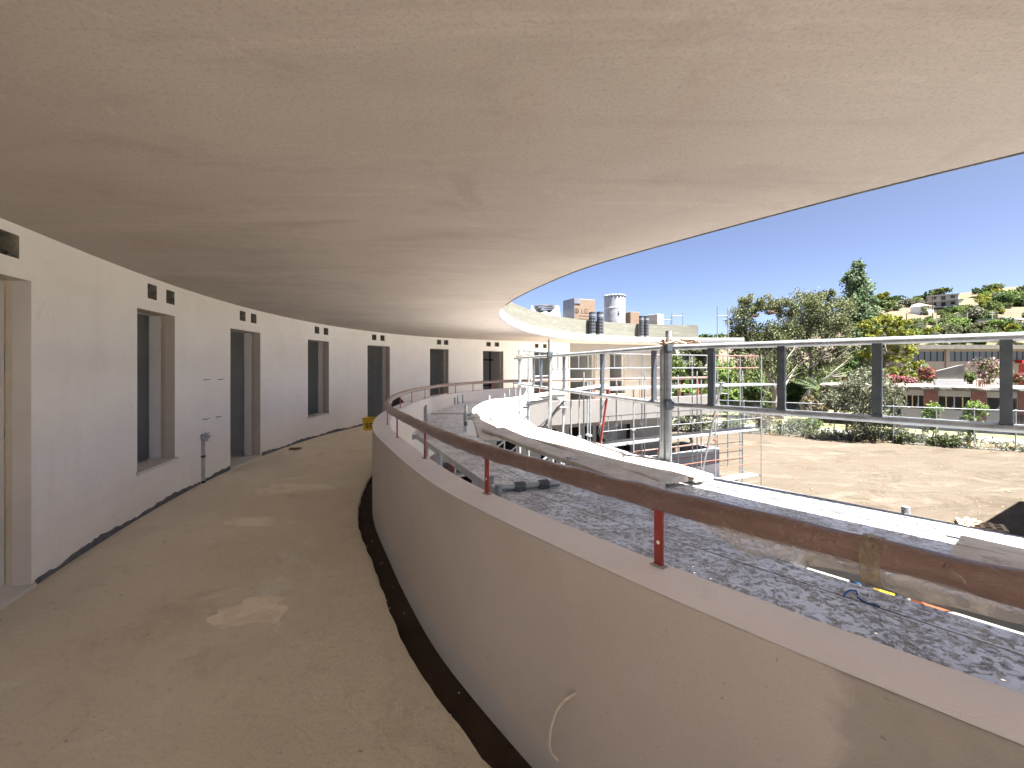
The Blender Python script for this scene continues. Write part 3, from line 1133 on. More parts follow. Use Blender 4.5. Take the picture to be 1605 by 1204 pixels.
fpar = thing('far_parapet', 'low far parapet band above the ground floor windows behind the scaffolding', 'parapet', (4, 18, 0))
mb = MB()
n = 60
vs, fs = [], []
for i, u in enumerate(np.linspace(sv + .01, P.L, n)):
    zt = .47 - .06 * i / n
    for o, z in ((0, -.40), (0, zt), (.22, zt), (.22, -.42)):
        x, y, _, _ = P.at(u, o)
        vs.append((x, y, z))
    if i:
        for j in range(3):
            a = (i - 1) * 4 + j
            fs.append((a, a + 1, a + 5, a + 4))
fs.append((0, 3, 2, 1))
mb.add(vs, fs)
x, y, tx, ty = P.at(P.L, 0)
Mx = rotm(math.atan2(ty, tx))
mb.box(.001, .22, -.22, 1.6, -.42, .41, Mx, (x, y, 0))
mb.build('rendered_wall', M['sunrender'], fpar)

hr = thing('handrail', 'brown handrail tube wrapped in clear film on short red posts along the parapet', 'handrail', (-1, 4, 1.0))
OFF = .185
RZ = 1.235
mb = MB()
pts, rs = [], []
s_near = P.bearing(560) or 12
u = 0
vs, fs = [], []
NS = 14
steps = []
while u < P.L - .05:
    steps.append(u)
    x, y, _, _ = P.at(u, OFF)
    u += .022 if math.hypot(x, y) < 4.5 else (.05 if math.hypot(x, y) < 9 else .14)
ph = RNG.uniform(0, 6, 8)
for i, u in enumerate(steps):
    x, y, tx, ty = P.at(u, OFF)
    for kk in range(NS):
        w = 2 * math.pi * kk / NS
        tw = w + u * 7
        r = .0415 + .0022 * math.sin(tw * 2 + 2.2 * math.sin(u * 5)) + .0016 * math.sin(w * 3 - u * 23 + ph[0]) + .0012 * math.sin(u * 61 + w + ph[1]) * max(0, math.sin(u * 2.3 + ph[2]))
        if u > sv - 3:
            r *= 1 + .45 * min(1, (u - sv + 3) / 3) * (.6 if math.sin(w) > 0 else 1)
        vs.append((x + ty * math.cos(w) * r, y - tx * math.cos(w) * r, RZ + math.sin(w) * r))
    if i:
        for kk in range(NS):
            k2 = (kk + 1) % NS
            fs.append(((i - 1) * NS + kk, (i - 1) * NS + k2, i * NS + k2, i * NS + kk))
fs.append(tuple(range(NS)))
fs.append(tuple((len(steps) - 1) * NS + q for q in range(NS)))
mb.add(vs, fs)
mb.build('wrapped_tube', M['rail'], hr, smooth='all')
# loose film hanging under the near length
mb = MB()
ub = P.bearing(1040, 0, False)
ua = P.bearing(1605, 0, False) - .6
vs, fs = [], []
nn_ = 130
for i in range(nn_):
    f = i / (nn_ - 1)
    u = ua + (ub - ua) * f
    x, y, tx, ty = P.at(u, OFF)
    w_ = (.072 + .028 * math.sin(u * 4.2 + .6) + .01 * math.sin(u * 13)) * min(1, (1 - f) * 6 + .05)
    for j in range(5):
        q = j / 4
        sw = .012 * math.sin(u * 19 + q * 3) * q + .01 * q
        o2 = -.03 + sw
        vs.append((x + ty * o2, y - tx * o2, RZ - .025 - w_ * q + .004 * math.sin(u * 31 + q * 5) * q))
    if i:
        for j in range(4):
            a = (i - 1) * 5 + j
            fs.append((a, a + 1, a + 6, a + 5))
mb.add(vs, fs)
mb.build('loose_film', M['film'], hr, smooth='all')
mb = MB()
ut = P.bearing(1342, 0, False)
vs, fs = [], []
for i in range(5):
    u = ut - .022 + .011 * i
    x, y, tx, ty = P.at(u, OFF)
    for kk in range(16):
        w = 2 * math.pi * kk / 16
        r = .0475
        zz = math.sin(w) * r
        if zz < -.01:
            zz *= 1.8
        vs.append((x + ty * math.cos(w) * r, y - tx * math.cos(w) * r, RZ + zz))
    if i:
        for kk in range(16):
            k2 = (kk + 1) % 16
            fs.append(((i - 1) * 16 + kk, (i - 1) * 16 + k2, i * 16 + k2, i * 16 + kk))
mb.add(vs, fs)
mb.build('tape_band', M['tape'], hr, smooth='all')
# posts every 1.2 m
u0 = P.bearing(984, 0, False)
ups = [u0 + 1.2 * i for i in range(-3, 40) if 0 < u0 + 1.2 * i < P.L - .1]
for u in ups:
    x, y, tx, ty = P.at(u, OFF)
    zb = PT if u < sv else .44
    Mx = rotm(math.atan2(ty, tx))
    mb = MB()
    mb.box(-.0175, .0175, -.005, .005, zb - .001, RZ - .038, Mx, (x, y, 0))
    mb.box(-.02, .02, -.016, .016, RZ - .043, RZ - .036, Mx, (x, y, 0))
    po = mb.build('post', M['redsteel'], hr)
    mb = MB()
    zc = zb + .09
    for sg in (-1, 1):
        vs = [Mx @ Vector((.0075 * math.cos(w), sg * .0056, .0075 * math.sin(w))) + Vector((x, y, zc)) for w in np.linspace(0, 2 * math.pi, 11)[:-1]]
        mb.add(vs, [tuple(range(10))])
    mb.build('hole', M['whitedot'], po)
    if u < 14:
        mb = MB()
        mb.bbox(-.03, .03, -.018, .018, zb, zb + .006, .003, Mx, (x, y, 0))
        mb.build('mortar_pad', M['fascia'], po)

# cable stub sticking out of the near parapet face
mb = MB()
cp = []
for q, (px, py, o) in enumerate([(905, 1085, .012), (893, 1092, -.03), (884, 1108, -.045), (877, 1132, -.048), (872, 1160, -.04), (873, 1176, -.03), (881, 1188, -.022)]):
    # on the inner face: solve arc length for that bearing, height by its distance
    uq = P.bearing(px, 0, False)
    x, y, _, _ = P.at(uq, o)
    xf, yf, _, _ = P.at(uq, 0)
    cp.append((x, y, EYE - (py - YH) * yf / F))
mb.tube(cp, .0055, 8)
tag(mb.build('conduit_stub', M['cable'], None, smooth=True), 'bent pale conduit sticking out of the near parapet face', 'conduit')

# ------------------------------------------------------------------ things in the corridor
# standpipe
b = on(316, 757, 0)
pi_ = thing('standpipe', 'galvanised standpipe with valve rising from the floor beside the white wall', 'pipe', b)
mb = MB()
hp = .70
mb.tube([(0, 0, 0), (0, 0, hp - .09), (.01, -.004, hp - .035), (.04, -.015, hp - .008), (.085, -.03, hp)], [.045, .045, .047, .048, .046], 14)
mb.build('riser', M['zinc'], pi_, smooth=True, local=True)
mb = MB()
mb.lathe([(.052, 0), (.052, .03)], 14, (0, 0, .38))
mb.build('collar', M['galvdark'], pi_, smooth=True, local=True)
mb = MB()
mb.tube([(0, 0, .395), (-.22, .06, .395)], .007, 6)
mb.build('bracket', M['galvdark'], pi_, local=True)
mb = MB()
for q in range(6):
    w = q * math.pi / 3
    c = Vector((.12, -.05, hp + .015)) + Vector((.04 * math.cos(w), 0, .04 * math.sin(w)))
    mb.lathe([(.006, -.008), (.022, 0), (.006, .008)], 7, c)
mb.tube([(.085, -.03, hp), (.13, -.05, hp)], .03, 10)
mb.tube([(.10, -.035, hp), (.115, -.05, hp - .07)], .02, 8)
mb.build('valve', M['zinc'], pi_, smooth=True, local=True)
mb = MB()
mb.lathe([(.047, 0), (.049, .02), (.047, .035)], 12)
mb.build('black_sleeve', M['black'], pi_, smooth=True, local=True)
# wire ties
for nm, px, py, lb in (('upper left', 319, 595, 'short wire tie poking from white wall, upper one nearer the window'), ('', 341, 594.5, 'short wire tie poking from white wall, upper one nearer the doorway'),
                       ('', 318, 657, 'short wire tie poking from white wall, lower one nearer the window'), ('', 338, 653.5, 'short wire tie poking from white wall, lower one nearer the doorway')):
    u = W.bearing(px)
    x, y, tx, ty = W.at(u, .002)
    z = EYE - (py - YH) * y / F
    mb = MB()
    nx, ny = ty, -tx
    mb.tube([(x, y, z), (x + nx * .05, y + ny * .05, z - .004), (x + nx * .05 + tx * .09, y + ny * .05 + ty * .09, z + .004)], .0045, 6)
    tag(mb.build('wire_tie', M['darksteel']), lb, 'wire', 'wire ties in the wall above the pipe')
for cx_, cy_, rx_, ry_, sd_, lb in ((452, 765, .62, .30, 1, 'pale smear of dried screed on the walkway floor near the doorway'), (402, 818, .40, .17, 2, 'small pale smear of dried screed in the middle of the walkway'), (395, 958, .26, .20, 3, 'pale rough screed patch on the walkway nearest the viewer')):
    c = on(cx_, cy_, 0)
    rg_ = random.Random(sd_)
    n_ = 40
    rr2 = [1 + .16 * math.sin(3 * q * .157 + sd_) + .10 * math.sin(7 * q * .157 + sd_ * 2) + rg_.uniform(-.09, .09) for q in range(n_)]
    vs = [(c[0], c[1], .006)]
    for rad_, z_ in ((.6, .0055), (1.0, -.001)):
        for q in range(n_):
            w = q * 2 * math.pi / n_
            vs.append((c[0] + rx_ * rad_ * rr2[q] * math.cos(w), c[1] + ry_ * rad_ * rr2[q] * math.sin(w), z_))
    fs = [(0, 1 + q, 1 + (q + 1) % n_) for q in range(n_)] + [(1 + q, 1 + n_ + q, 1 + n_ + (q + 1) % n_, 1 + (q + 1) % n_) for q in range(n_)]
    mb = MB()
    mb.add(vs, fs)
    tag(mb.build('screed_smear', M['palescreed'], smooth='all'), lb, 'screed patch')
# bucket
b = on(579, 673.5, 0)
bk = thing('bucket', 'yellow plastic bucket with black lettering standing by the wall', 'bucket', b)
mb = MB()
mb.lathe([(.155, 0), (.16, .004), (.185, .31), (.195, .315), (.195, .335), (.186, .338), (.178, .31), (.150, .012)], 28)
mb.build('tub', M['yellow'], bk, smooth=True, local=True)
mb = MB()
mb.tube([(.196 * math.cos(w), .196 * math.sin(w), .30 - .03 * math.sin((w - .5) * 1.0)) for w in np.linspace(R(-170), R(-30), 12)], .004, 6)
mb.build('handle', M['darksteel'], bk, local=True)


def text_mesh(s, size):
    cu = bpy.data.curves.new('txt', 'FONT')
    cu.body = s
    cu.size = size
    cu.align_x = 'CENTER'
    cu.resolution_u = 3
    ob = bpy.data.objects.new('txt', cu)
    S.collection.objects.link(ob)
    bpy.context.view_layer.update()
    dg = bpy.context.evaluated_depsgraph_get()
    me = bpy.data.meshes.new_from_object(ob.evaluated_get(dg))
    bpy.data.objects.remove(ob)
    return me


me = text_mesh('st', .27)
ang = math.atan2(-b[1], -b[0])
for v_ in me.vertices:
    x, y = v_.co.x * 1.05 - .005, v_.co.y
    r = .1725 + .10 * y
    a = ang + x / .175 - R(3)
    v_.co = (r * math.cos(a), r * math.sin(a), .075 + y)
me.materials.append(M['black'])
me.name = 'lettering'
link('lettering', me, bk)
# dark bag behind the rail, beyond the bucket
b = at(624, 650, 11.6)
b = (b[0], b[1], 0)
bg = thing('black_bag', 'black sack slumped on the floor behind the parapet by the bucket', 'bag', b)
mb = MB()
mb.lathe([(.20, 0), (.27, .08), (.25, .35), (.2, .7), (.13, .86), (.05, .93)], 12)
mb.v = [(x * (1 + random.uniform(-.12, .12)), y * (1 + random.uniform(-.12, .12)), z * (1 + random.uniform(-.05, .05))) for x, y, z in mb.v]
mb.build('sack', M['black'], bg, smooth='all', local=True)
mb = MB()
mb.lathe([(.03, .90), (.055, .97), (.02, 1.02)], 8)
mb.build('tied_neck', M['black'], bg, smooth='all', local=True)
# dry leaf scrap
b = on(463, 704.5, .004)
mb = MB()
mb.add([(b[0] - .13, b[1] - .05, .004), (b[0], b[1] - .09, .02), (b[0] + .12, b[1] - .02, .012), (b[0] + .1, b[1] + .1, .03), (b[0] - .04, b[1] + .12, .015), (b[0] - .14, b[1] + .05, .03), (b[0], b[1], .045)],
       [(0, 1, 6), (1, 2, 6), (2, 3, 6), (3, 4, 6), (4, 5, 6), (5, 0, 6)])
tag(mb.build('crumpled_scrap', M['leafbrown']), 'small crumpled brown scrap lying on the walkway floor', 'scrap')

# rust coloured trestle tower inside the seventh doorway
ox = ops[6]
c = Vector(wq(ox[1] + .45, -1.35, 0))
tr = thing('trestle_tower', 'dark brown steel trestle standing inside the doorway behind the far parapet', 'trestle', c)
tx, ty = W.at(ox[1] + .45)[2:]
Mx = rotm(math.atan2(ty, tx))
for px_ in (-.7, .0, .7):
    for py_ in (0, .9):
        mb = MB()
        mb.box(px_ - .025, px_ + .025, py_ - .025, py_ + .025, 0, 2.5, Mx)
        mb.build('leg', M['darksteel'], tr, local=True)
for z in (.35, .9, 2.0):
    mb = MB()
    mb.box(-.9, .9, -.03, .03, z, z + .06, Mx)
    mb.build('crossbar', M['darksteel'], tr, local=True)
mb = MB()
mb.tube([Mx @ Vector((0, 0, 1.6)), Mx @ Vector((.35, 0, 2.0))], .02, 6)
mb.build('brace', M['darksteel'], tr, local=True)

# ------------------------------------------------------------------ scaffold decks round the courtyard
def plank(name, U, n0, n1, t0, t1, z, mat, label, cat, group, th=.05, flip=1, bev=None, z1=None):
    """U = direction along the plank; n measured to the right of it (flip=-1: to the left), t along it"""
    U = Vector((U[0], U[1])).normalized()
    N = Vector((U.y, -U.x)) * flip
    c = N * (n0 + n1) / 2 + U * (t0 + t1) / 2
    o = thing(name, label, cat, (c.x, c.y, z), math.atan2(U.y, U.x), group)
    L, w = (t1 - t0) / 2, (n1 - n0) / 2
    mb = MB()
    if mat == 'timber':
        w -= .007
        b = .010
        nseg = 9
        vs, fs = [], []
        for i in range(nseg):
            x = -L + 2 * L * i / (nseg - 1)
            dx = random.uniform(-.012, .012) if i in (0, nseg - 1) else 0
            sag = .006 * math.sin(i * 1.3 + n0 * 9)
            for y, zz in ((-w, -th + b), (-w, -b), (-w + b, 0), (w - b, 0), (w, -b), (w, -th + b), (w - b, -th), (-w + b, -th)):
                vs.append((x + dx + random.uniform(-.004, .004), y + random.uniform(-.003, .003), zz + sag + (random.uniform(-.006, .004) if i in (0, nseg - 1) else 0)))
        for i in range(nseg - 1):
            for k in range(8):
                a, c2 = i * 8 + k, i * 8 + (k + 1) % 8
                fs.append((a, a + 8, c2 + 8, c2))
        fs.append(tuple(range(8)))
        fs.append(tuple((nseg - 1) * 8 + k for k in range(7, -1, -1)))
        mb.add(vs, fs)
        mb.build('board', M['timber'], o, local=True)
    else:
        mb.box(-L, L, -w, w, -.003, 0)
        mb.build('deck_sheet', M[mat], o, local=True)
        mb = MB()
        for y in (-w, w - .004):
            mb.box(-L, L, y, y + .004, -.065, -.0035)
            mb.box(-L, L, min(y, y + (.02 if y < 0 else -.016)), max(y + .004, y + (.02 if y < 0 else -.016)), -.068, -.0651)
        for x in (-L, L - .004):
            mb.box(x, x + .004, -w + .005, w - .005, -.06, -.0035)
        mb.build('side_channel', M['galv'], o, local=True)
    return o


GD = 'metal scaffold decks laid round the courtyard'
GT = 'timber scaffold boards laid over the metal decks'
UA = (.626, -.78)
NA = [(1.5402, 1.8618, 'deck', 'speckled metal deck running closest to the near parapet top'),
      (1.8664, 2.1744, 'deck', 'speckled metal deck with blue twine on it, just inside the lit gap'),
      (2.1835, 2.342, 'deck', 'narrow speckled metal strip bordering the brightly lit gap'),
      (2.5368, 2.7678, 'deck', 'spattered metal deck hidden partly behind the near wrapped handrail'),
      (2.7724, 3.0849, 'deck', 'spattered grey metal deck just beyond the near handrail'),
      (3.0895, 3.3703, 'deck', 'heavily spattered shaded metal deck beside the bright sunlit one'),
      (3.4066, 3.6965, 'deckclean', 'bright sunlit dimpled metal deck along the open edge')]
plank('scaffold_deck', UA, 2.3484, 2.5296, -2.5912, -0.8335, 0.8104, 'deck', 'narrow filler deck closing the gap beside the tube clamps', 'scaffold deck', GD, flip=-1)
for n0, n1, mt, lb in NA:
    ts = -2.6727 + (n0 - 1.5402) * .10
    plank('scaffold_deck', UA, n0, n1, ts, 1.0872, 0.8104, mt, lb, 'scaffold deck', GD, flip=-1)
mb = MB()
A_ = lambda n, t: (.78 * n + .626 * t, .626 * n - .78 * t)
mb.tube([(*A_(3.3866, -2.3556), .817), (*A_(3.3866, -0.453), .817)], .017, 8)
tag(mb.build('edge_tube', M['galv'], smooth=True), 'thin steel tube lying between the shaded deck and the sunlit deck', 'tube')
for n0, n1, lb in ((2.7814, 3.0895, 'weathered short board overlapping the near decks at the right edge, inner one'), (3.094, 3.4428, 'weathered short board overlapping the near decks at the right edge, outer one')):
    plank('overlap_board', UA, n0, n1, -0.3896 + (n0 - 2.7814) * .05, 1.4496, 0.8648, 'timber', lb, 'board', 'short boards overlapping at the right edge', .045, flip=-1)
UB = (.39, -.92)
for n0, n1, lb in ((1.1914, 1.5085, 'spattered metal deck in the second bay, nearer the parapet'), (1.5148, 1.8392, 'spattered metal deck in the second bay, farther from the parapet')):
    plank('scaffold_deck', UB, n0, n1, -6.043, -3.171, 0.8349, 'deck', lb, 'scaffold deck', GD, flip=-1)
UC = (.10, -.995)
for n0, n1, lb in ((-0.7248, -0.3851, 'square-looking metal deck of the third bay, on its left'), (-0.3787, -0.0544, 'square-looking metal deck of the third bay, on its right')):
    plank('scaffold_deck', UC, n0, n1, -8.8335, -6.2061, 0.8168, 'deck', lb, 'scaffold deck', GD, flip=-1)
UD = (.10, .995)
for n0, n1, lb in ((-2.4824, -2.1608, 'shaded metal deck of the far bend, along the parapet'), (-2.1545, -1.8211, 'shaded metal deck of the far bend, middle one'), (-1.812, -1.4858, 'shaded metal deck of the far bend, under the sunlit boards')):
    plank('scaffold_deck', UD, n0, n1, 8.7429, 11.4156, 0.8195, 'deck', lb, 'scaffold deck', GD)
UE = (.61, .79)
for n0, n1, lb in ((-8.1993, -7.8822, 'distant metal deck after the bend, along the parapet'), (-7.8731, -7.556, 'distant metal deck after the bend, middle one'), (-7.547, -7.2299, 'distant metal deck after the bend, courtyard side')):
    plank('scaffold_deck', UE, n0, n1, 8.3352, 11.4156, 0.8240, 'deck', lb, 'scaffold deck', GD)
UF = (.374, .927)
for n0, n1, lb in ((-4.4032, -4.0861, 'bright metal deck under the ramp board, wall side'), (-4.077, -3.7644, 'bright metal deck under the ramp board, courtyard side')):
    plank('scaffold_deck', UF, n0, n1, 10.3918, 13.7712, 0.8467, 'deckclean', lb, 'scaffold deck', GD)

UT = (.40, -.916)
for n0, n1, t1, lb in ((2.0929, 2.3556, -2.5912, 'long timber board nearest the wrapped handrail, half in shade'), (2.3647, 2.6636, -2.6727, 'long timber board in the middle of the three sunlit near boards'),
                       (2.6772, 2.8992, -2.6546, 'long timber board on the courtyard edge of the three near boards')):
    plank('timber_board', UT, n0, n1, -5.8437, t1, 0.8874, 'timber', lb, 'board', GT, .045, flip=-1)
UT1 = (.12, -.993)
for n0, n1, lb in ((0.2582, 0.5617, 'timber board at the bend, inner edge in shade'), (0.5708, 0.8698, 'timber board at the bend, middle one'), (0.8788, 1.1687, 'timber board at the bend, beside the corner post')):
    plank('timber_board', UT1, n0, n1, -8.4258, -5.7078, 0.8485, 'timber', lb, 'board', GT, .04, flip=-1)
UT2 = (.11, .994)
for n0, n1, lb in ((-1.5946, -1.3499, 'raised timber board with its end showing, left of three'), (-1.3409, -1.0872, 'raised timber board with its end showing, middle of three'), (-1.0781, -0.8426, 'raised timber board with its end showing, right of three')):
    plank('timber_board', UT2, n0, n1, 7.6557, 11.0532, 0.8901, 'timber', lb, 'board', GT, .045)
UT3 = (.45, .893)
for n0, n1, lb in ((-5.3454, -5.0827, 'far timber board after the bend, along the shaded metal deck'), (-5.0736, -4.8109, 'far timber board after the bend, middle one'), (-4.8018, -4.5481, 'far timber board after the bend, near the ramp')):
    plank('timber_board', UT3, n0, n1, 9.4224, 12.5028, 0.9327, 'timber', lb, 'board', GT, .045)
# ramp board up to the higher far deck
for q, (a, b, lb) in enumerate((((.50, 11.42, 1.0), (3.25, 15.9, 1.12), 'long pale board ramping up to the higher far deck'), ((.27, 11.69, .975), (1.31, 12.87, 1.04), 'short pale board lying under the foot of the ramp'))):
    a, b = Vector(a), Vector(b)
    t_ = (b - a).normalized()
    s_ = Vector((t_.y, -t_.x, 0)).normalized() * .13
    up = s_.cross(t_).normalized() * -.045
    if up.z > 0:
        up = -up
    mb = MB()
    mb.add([a - s_, a + s_, b + s_, b - s_, a - s_ + up, a + s_ + up, b + s_ + up, b - s_ + up], [(0, 1, 2, 3), (7, 6, 5, 4), (0, 4, 5, 1), (1, 5, 6, 2), (2, 6, 7, 3), (3, 7, 4, 0)])
    tag(mb.build('ramp_board', M['timber']), lb, 'board')
# clamp assembly lying between bays
c = on(825, 760, .833)
cl = thing('tube_clamps', 'short steel tube with swivel clamps lying across the deck joint', 'clamp', c)
mb = MB()
a, b = Vector(on(778, 766, .838)) - Vector(c), Vector(on(876, 757, .838)) - Vector(c)
mb.tube([a, b], .024, 10)
mb.build('tube', M['galv'], cl, smooth=True, local=True)
for f in (.34, .40, .72, .78):
    p = a.lerp(b, f)
    d = (b - a).normalized() * .022
    mb = MB()
    mb.tube([p - d, p + d], .036, 10)
    mb.box(-.02, .02, -.05, -.02, -.02, .012, None, p)
    mb.build('clamp', M['galvdark'], cl, smooth=True, local=True)

# blue twine, colourful scraps in the gap
for pts_, lb in (([(1322, 935), (1326, 928), (1333, 925), (1342, 926), (1344, 932)], 'short curl of blue twine on the speckled deck'), ([(1344, 936), (1352, 942), (1362, 946), (1372, 948), (1379, 951)], 'longer strand of blue twine on the speckled deck')):
    mb = MB()
    mb.tube([on(x, y, .816) for x, y in pts_], .0035, 5)
    tag(mb.build('blue_twine', M['blue']), lb, 'twine')
for (x0, y0, x1, y1, mt, lb) in ((1366, 908, 1402, 922, 'yellow', 'yellow panel far below, glimpsed through the gap between decks'), (1428, 922, 1490, 944, 'orangebrick', 'orange-red brick stack far below, glimpsed through the gap between decks'), (1338, 895, 1356, 906, 'blue', 'pale blue sheet far below, glimpsed through the gap between decks')):
    a, b = Vector(on(x0, (y0 + y1) / 2, GZ + .3)), Vector(on(x1, (y0 + y1) / 2, GZ + .3))
    w_ = (b - a).length / 2
    mb = MB()
    mb.bbox(-w_, w_, -w_ * .7, w_ * .7, -.19, 0, .02, None, (a + b) / 2)
    tag(mb.build('material_stack', M[mt]), lb, 'stack')

# ------------------------------------------------------------------ guard rails
def coupler(mb, p, r=.045):
    p = Vector(p)
    mb.lathe([(r * .8, -.05), (r, -.03), (r, .03), (r * .8, .05)], 10, p)
    mb.box(-.03, .03, -.06, -.02, -.03, .03, None, p)


GA, GB_, GC = Vector((.09, 9.11)), Vector((1.386, 4.095)), Vector((2.81, 2.50))
GC2 = GB_ + (GC - GB_) * 1.9
ZT, ZL = 1.902, 1.392


def guard(name, A, B, label, uprights, box_w, mt, zt=ZT, zl=ZL, r=.0242, base=.80, over=.12):
    o = thing(name, label, 'guard rail', (A.x, A.y, base))
    d = (B - A).normalized()
    ends = []
    for nm, z in (('top_tube', zt), ('lower_tube', zl)):
        mb = MB()
        mb.tube([(*(A - d * over), z), (*(A + (B - A) * .5), z - .004), (*(B + d * .05), z)], r, 12)
        mb.build(nm, M['galv'], o, smooth=True)
    Mx = rotm(math.atan2(d.y, d.x))
    for px in uprights:
        k = (px - XC) / F
        e0 = A.x - k * A.y
        e1 = B.x - k * B.y
        q = A + (B - A) * (e0 / (e0 - e1))
        mb = MB()
        mb.box(-box_w / 2, box_w / 2, -.018, .018, zl + r - .004, zt - r + .004, Mx, (q.x, q.y, 0))
        mb.box(-box_w / 2 - .004, box_w / 2 + .004, -.022, .022, zl + r - .006, zl + r + .006, Mx, (q.x, q.y, 0))
        mb.build('upright', M[mt], o)
    return o


guard('guard_rail', GA, GB_, 'galvanised guard rail from the bent corner to the tall double post', [836.5, 848, 884, 944, 1025], .04, 'galvdark')
guard('guard_rail', GB_, GC2, 'galvanised guard rail from the tall double post to the right edge', [1115, 1225, 1375, 1577], .05, 'galvdark', over=-.02)


def standard(px, Y, ztop, zbot, lb, r=.0245, off=0, rope=False, cz=()):
    x = (px - XC) / F * Y
    o = thing('standard', lb, 'scaffold post', (x, Y, zbot))
    mb = MB()
    mb.tube([(0, 0, 0), (0, 0, ztop - zbot)], r, 12)
    mb.build('tube', M['galv'], o, smooth=True, local=True)
    for z in cz:
        mb = MB()
        coupler(mb, (0, 0, z - zbot), r + .016)
        mb.build('coupler', M['galvdark'], o, smooth=True, local=True)
    if rope:
        mb = MB()
        pts = []
        for i in range(40):
            w = i * .9
            pts.append((.10 + .16 * math.sin(i * .35), .05 * math.cos(w), cz[0] - zbot + .055 + .02 * math.sin(w) + random.uniform(-.006, .006)))
        mb.tube(pts, .011, 6)
        mb.build('rope', M['rope'], o, smooth=True, local=True)
    return o


standard(1038.5, 4.12, 1.884, GZ, 'thinner galvanised post paired against the tall double post', .0235)
standard(1048, 4.08, 2.052, GZ, 'tall galvanised double post with rope tied where two guard rails meet', .028, rope=True, cz=(ZT, ZL))
standard(862, 6.48, 2.12, GZ, 'tall galvanised post rising beside the sunlit timber boards', .0275, cz=(ZT,))
standard(814.5, 9.01, 2.065, GZ, 'galvanised corner post with rope at the bent end of the guard rail', .028, rope=True, cz=(ZT, ZL))
standard(828.5, 9.88, 2.03, GZ, 'thin galvanised post just behind the roped corner post', .0245, cz=(.94,))
# light prop braces under the boards
for (a, b, r, mt, lb) in (((884, 9.6, .869), (867, 9.24, GZ), .026, 'galv', 'pale prop slanting down below the ramp boards'),
                          ((1042, 4.26, 1.368), (1018, 6.16, -.65), .018, 'galv', 'slanting pale brace running down from the tall double post'),
                          ((953, 12.6, 1.1), (934, 13.0, -1.4), .032, 'redsteel', 'red telescopic prop slanting below the far deck'),
                          ((1131, 12.4, 1.3), (1095, 13.6, -1.9), .03, 'galv', 'slanting pale brace in front of the far scaffold'),
                          ((882, 13.6, .70), (826, 12, -.47), .04, 'concrete', 'wide grey brace slanting under the ramp deck')):
    (pa, Ya, za), (pb, Yb, zb) = a, b
    A = Vector(((pa - XC) / F * Ya, Ya, za))
    B = Vector(((pb - XC) / F * Yb, Yb, zb))
    o = thing('prop', lb, 'prop', A)
    mb = MB()
    mb.tube([(0, 0, 0), B - A], r, 10)
    mb.build('tube', M[mt], o, smooth=True, local=True)
    mb = MB()
    mb.box(-.09, .09, -.07, .07, -.005, .012)
    mb.tube([(0, 0, 0), (B - A).normalized() * .12], r + .012, 10)
    mb.build('head_plate', M[mt], o, local=True)

# supporting frames: pairs of standards with ledgers under each deck end; stubs poke above deck by the parapet
FR = 'scaffold frames carrying the decks'
frames = [((0.9241, 1.4043), (2.6274, 3.0351)), ((-0.0906, 3.0079), (1.5855, 4.1857)), ((-0.6523, 4.1223), (0.2718, 4.5481)), ((-1.1325, 6.1155), (0.5617, 6.2967)), ((-1.6852, 8.8063), (0.145, 8.607)), ((-1.4496, 11.5515), (0.4077, 11.1438)), ((-0.2265, 13.3182), (1.5402, 13.6806))]
stub_px = []
for i, (a, b) in enumerate(frames):
    a, b = Vector((*a, 0)), Vector((*b, 0))
    o = thing('scaffold_support', ['frame at the right edge under the near decks', 'frame under the joint where the tube clamps lie', 'frame under the second bay beside the parapet gap', 'frame at the step between second and third bay',
                                 'frame under the bend with stubs on both sides', 'frame under the far bend decks', 'frame under the far decks near the ramp'][i] + ' of the scaffolding', 'scaffold', (a.x, a.y, GZ), 0, FR)
    for p, zt in ((a, .95), (b, .797)):
        mb = MB()
        mb.tube([(p.x, p.y, GZ), (p.x, p.y, zt)], .0245, 10)
        mb.build('standard', M['galv'], o, smooth=True)
    for z in (.735, -1.3):
        mb = MB()
        mb.tube([(a.x, a.y, z), (b.x, b.y, z)], .022, 8)
        mb.build('transom', M['galv'], o, smooth=True)
    mb = MB()
    mb.tube([(a.x, a.y, -.9), (b.x, b.y, .55)], .018, 8)
    mb.build('brace', M['galv'], o, smooth=True)
# extra stubs seen above the decks
for px, py0, py1, zd, lb in ((769, 745, 768, 0.7878, 'steel stub beside the second red post'), (668, 635, 662, 0.7968, 'steel stub by the parapet on the left of the third bay'), (730, 635, 656, 0.8149, 'steel stub between the third bay and the boards'),
                             (718, 620, 632, 0.8331, 'left one of two steel stubs against the far parapet'), (726, 618.5, 631, 0.8331, 'right one of two steel stubs against the far parapet'), (767, 620, 629.5, 0.8874, 'steel stub at the edge of the raised boards'),
                             (798, 610.5, 619, 0.8421, 'left one of two small stubs against the distant parapet'), (808, 610, 619, 0.8421, 'right one of two small stubs against the distant parapet'),
                             (891.5, 716, 742, 0.7606, 'left one of two steel stubs under the near timber board'), (903, 719, 743, 0.7606, 'right one of two steel stubs under the near timber board')):
    x, y, z = on(px, py1, zd)
    ht = (py1 - py0) * y / F
    o = thing('tube_stub', lb, 'tube stub', (x, y, zd))
    mb = MB()
    mb.tube([(0, 0, -.9), (0, 0, ht)], .025, 10)
    mb.build('tube', M['galv'], o, smooth=True, local=True)
    mb = MB()
    mb.lathe([(.032, -.13), (.034, -.10), (.032, -.05)], 10)
    mb.build('collar', M['galvdark'], o, smooth=True, local=True)

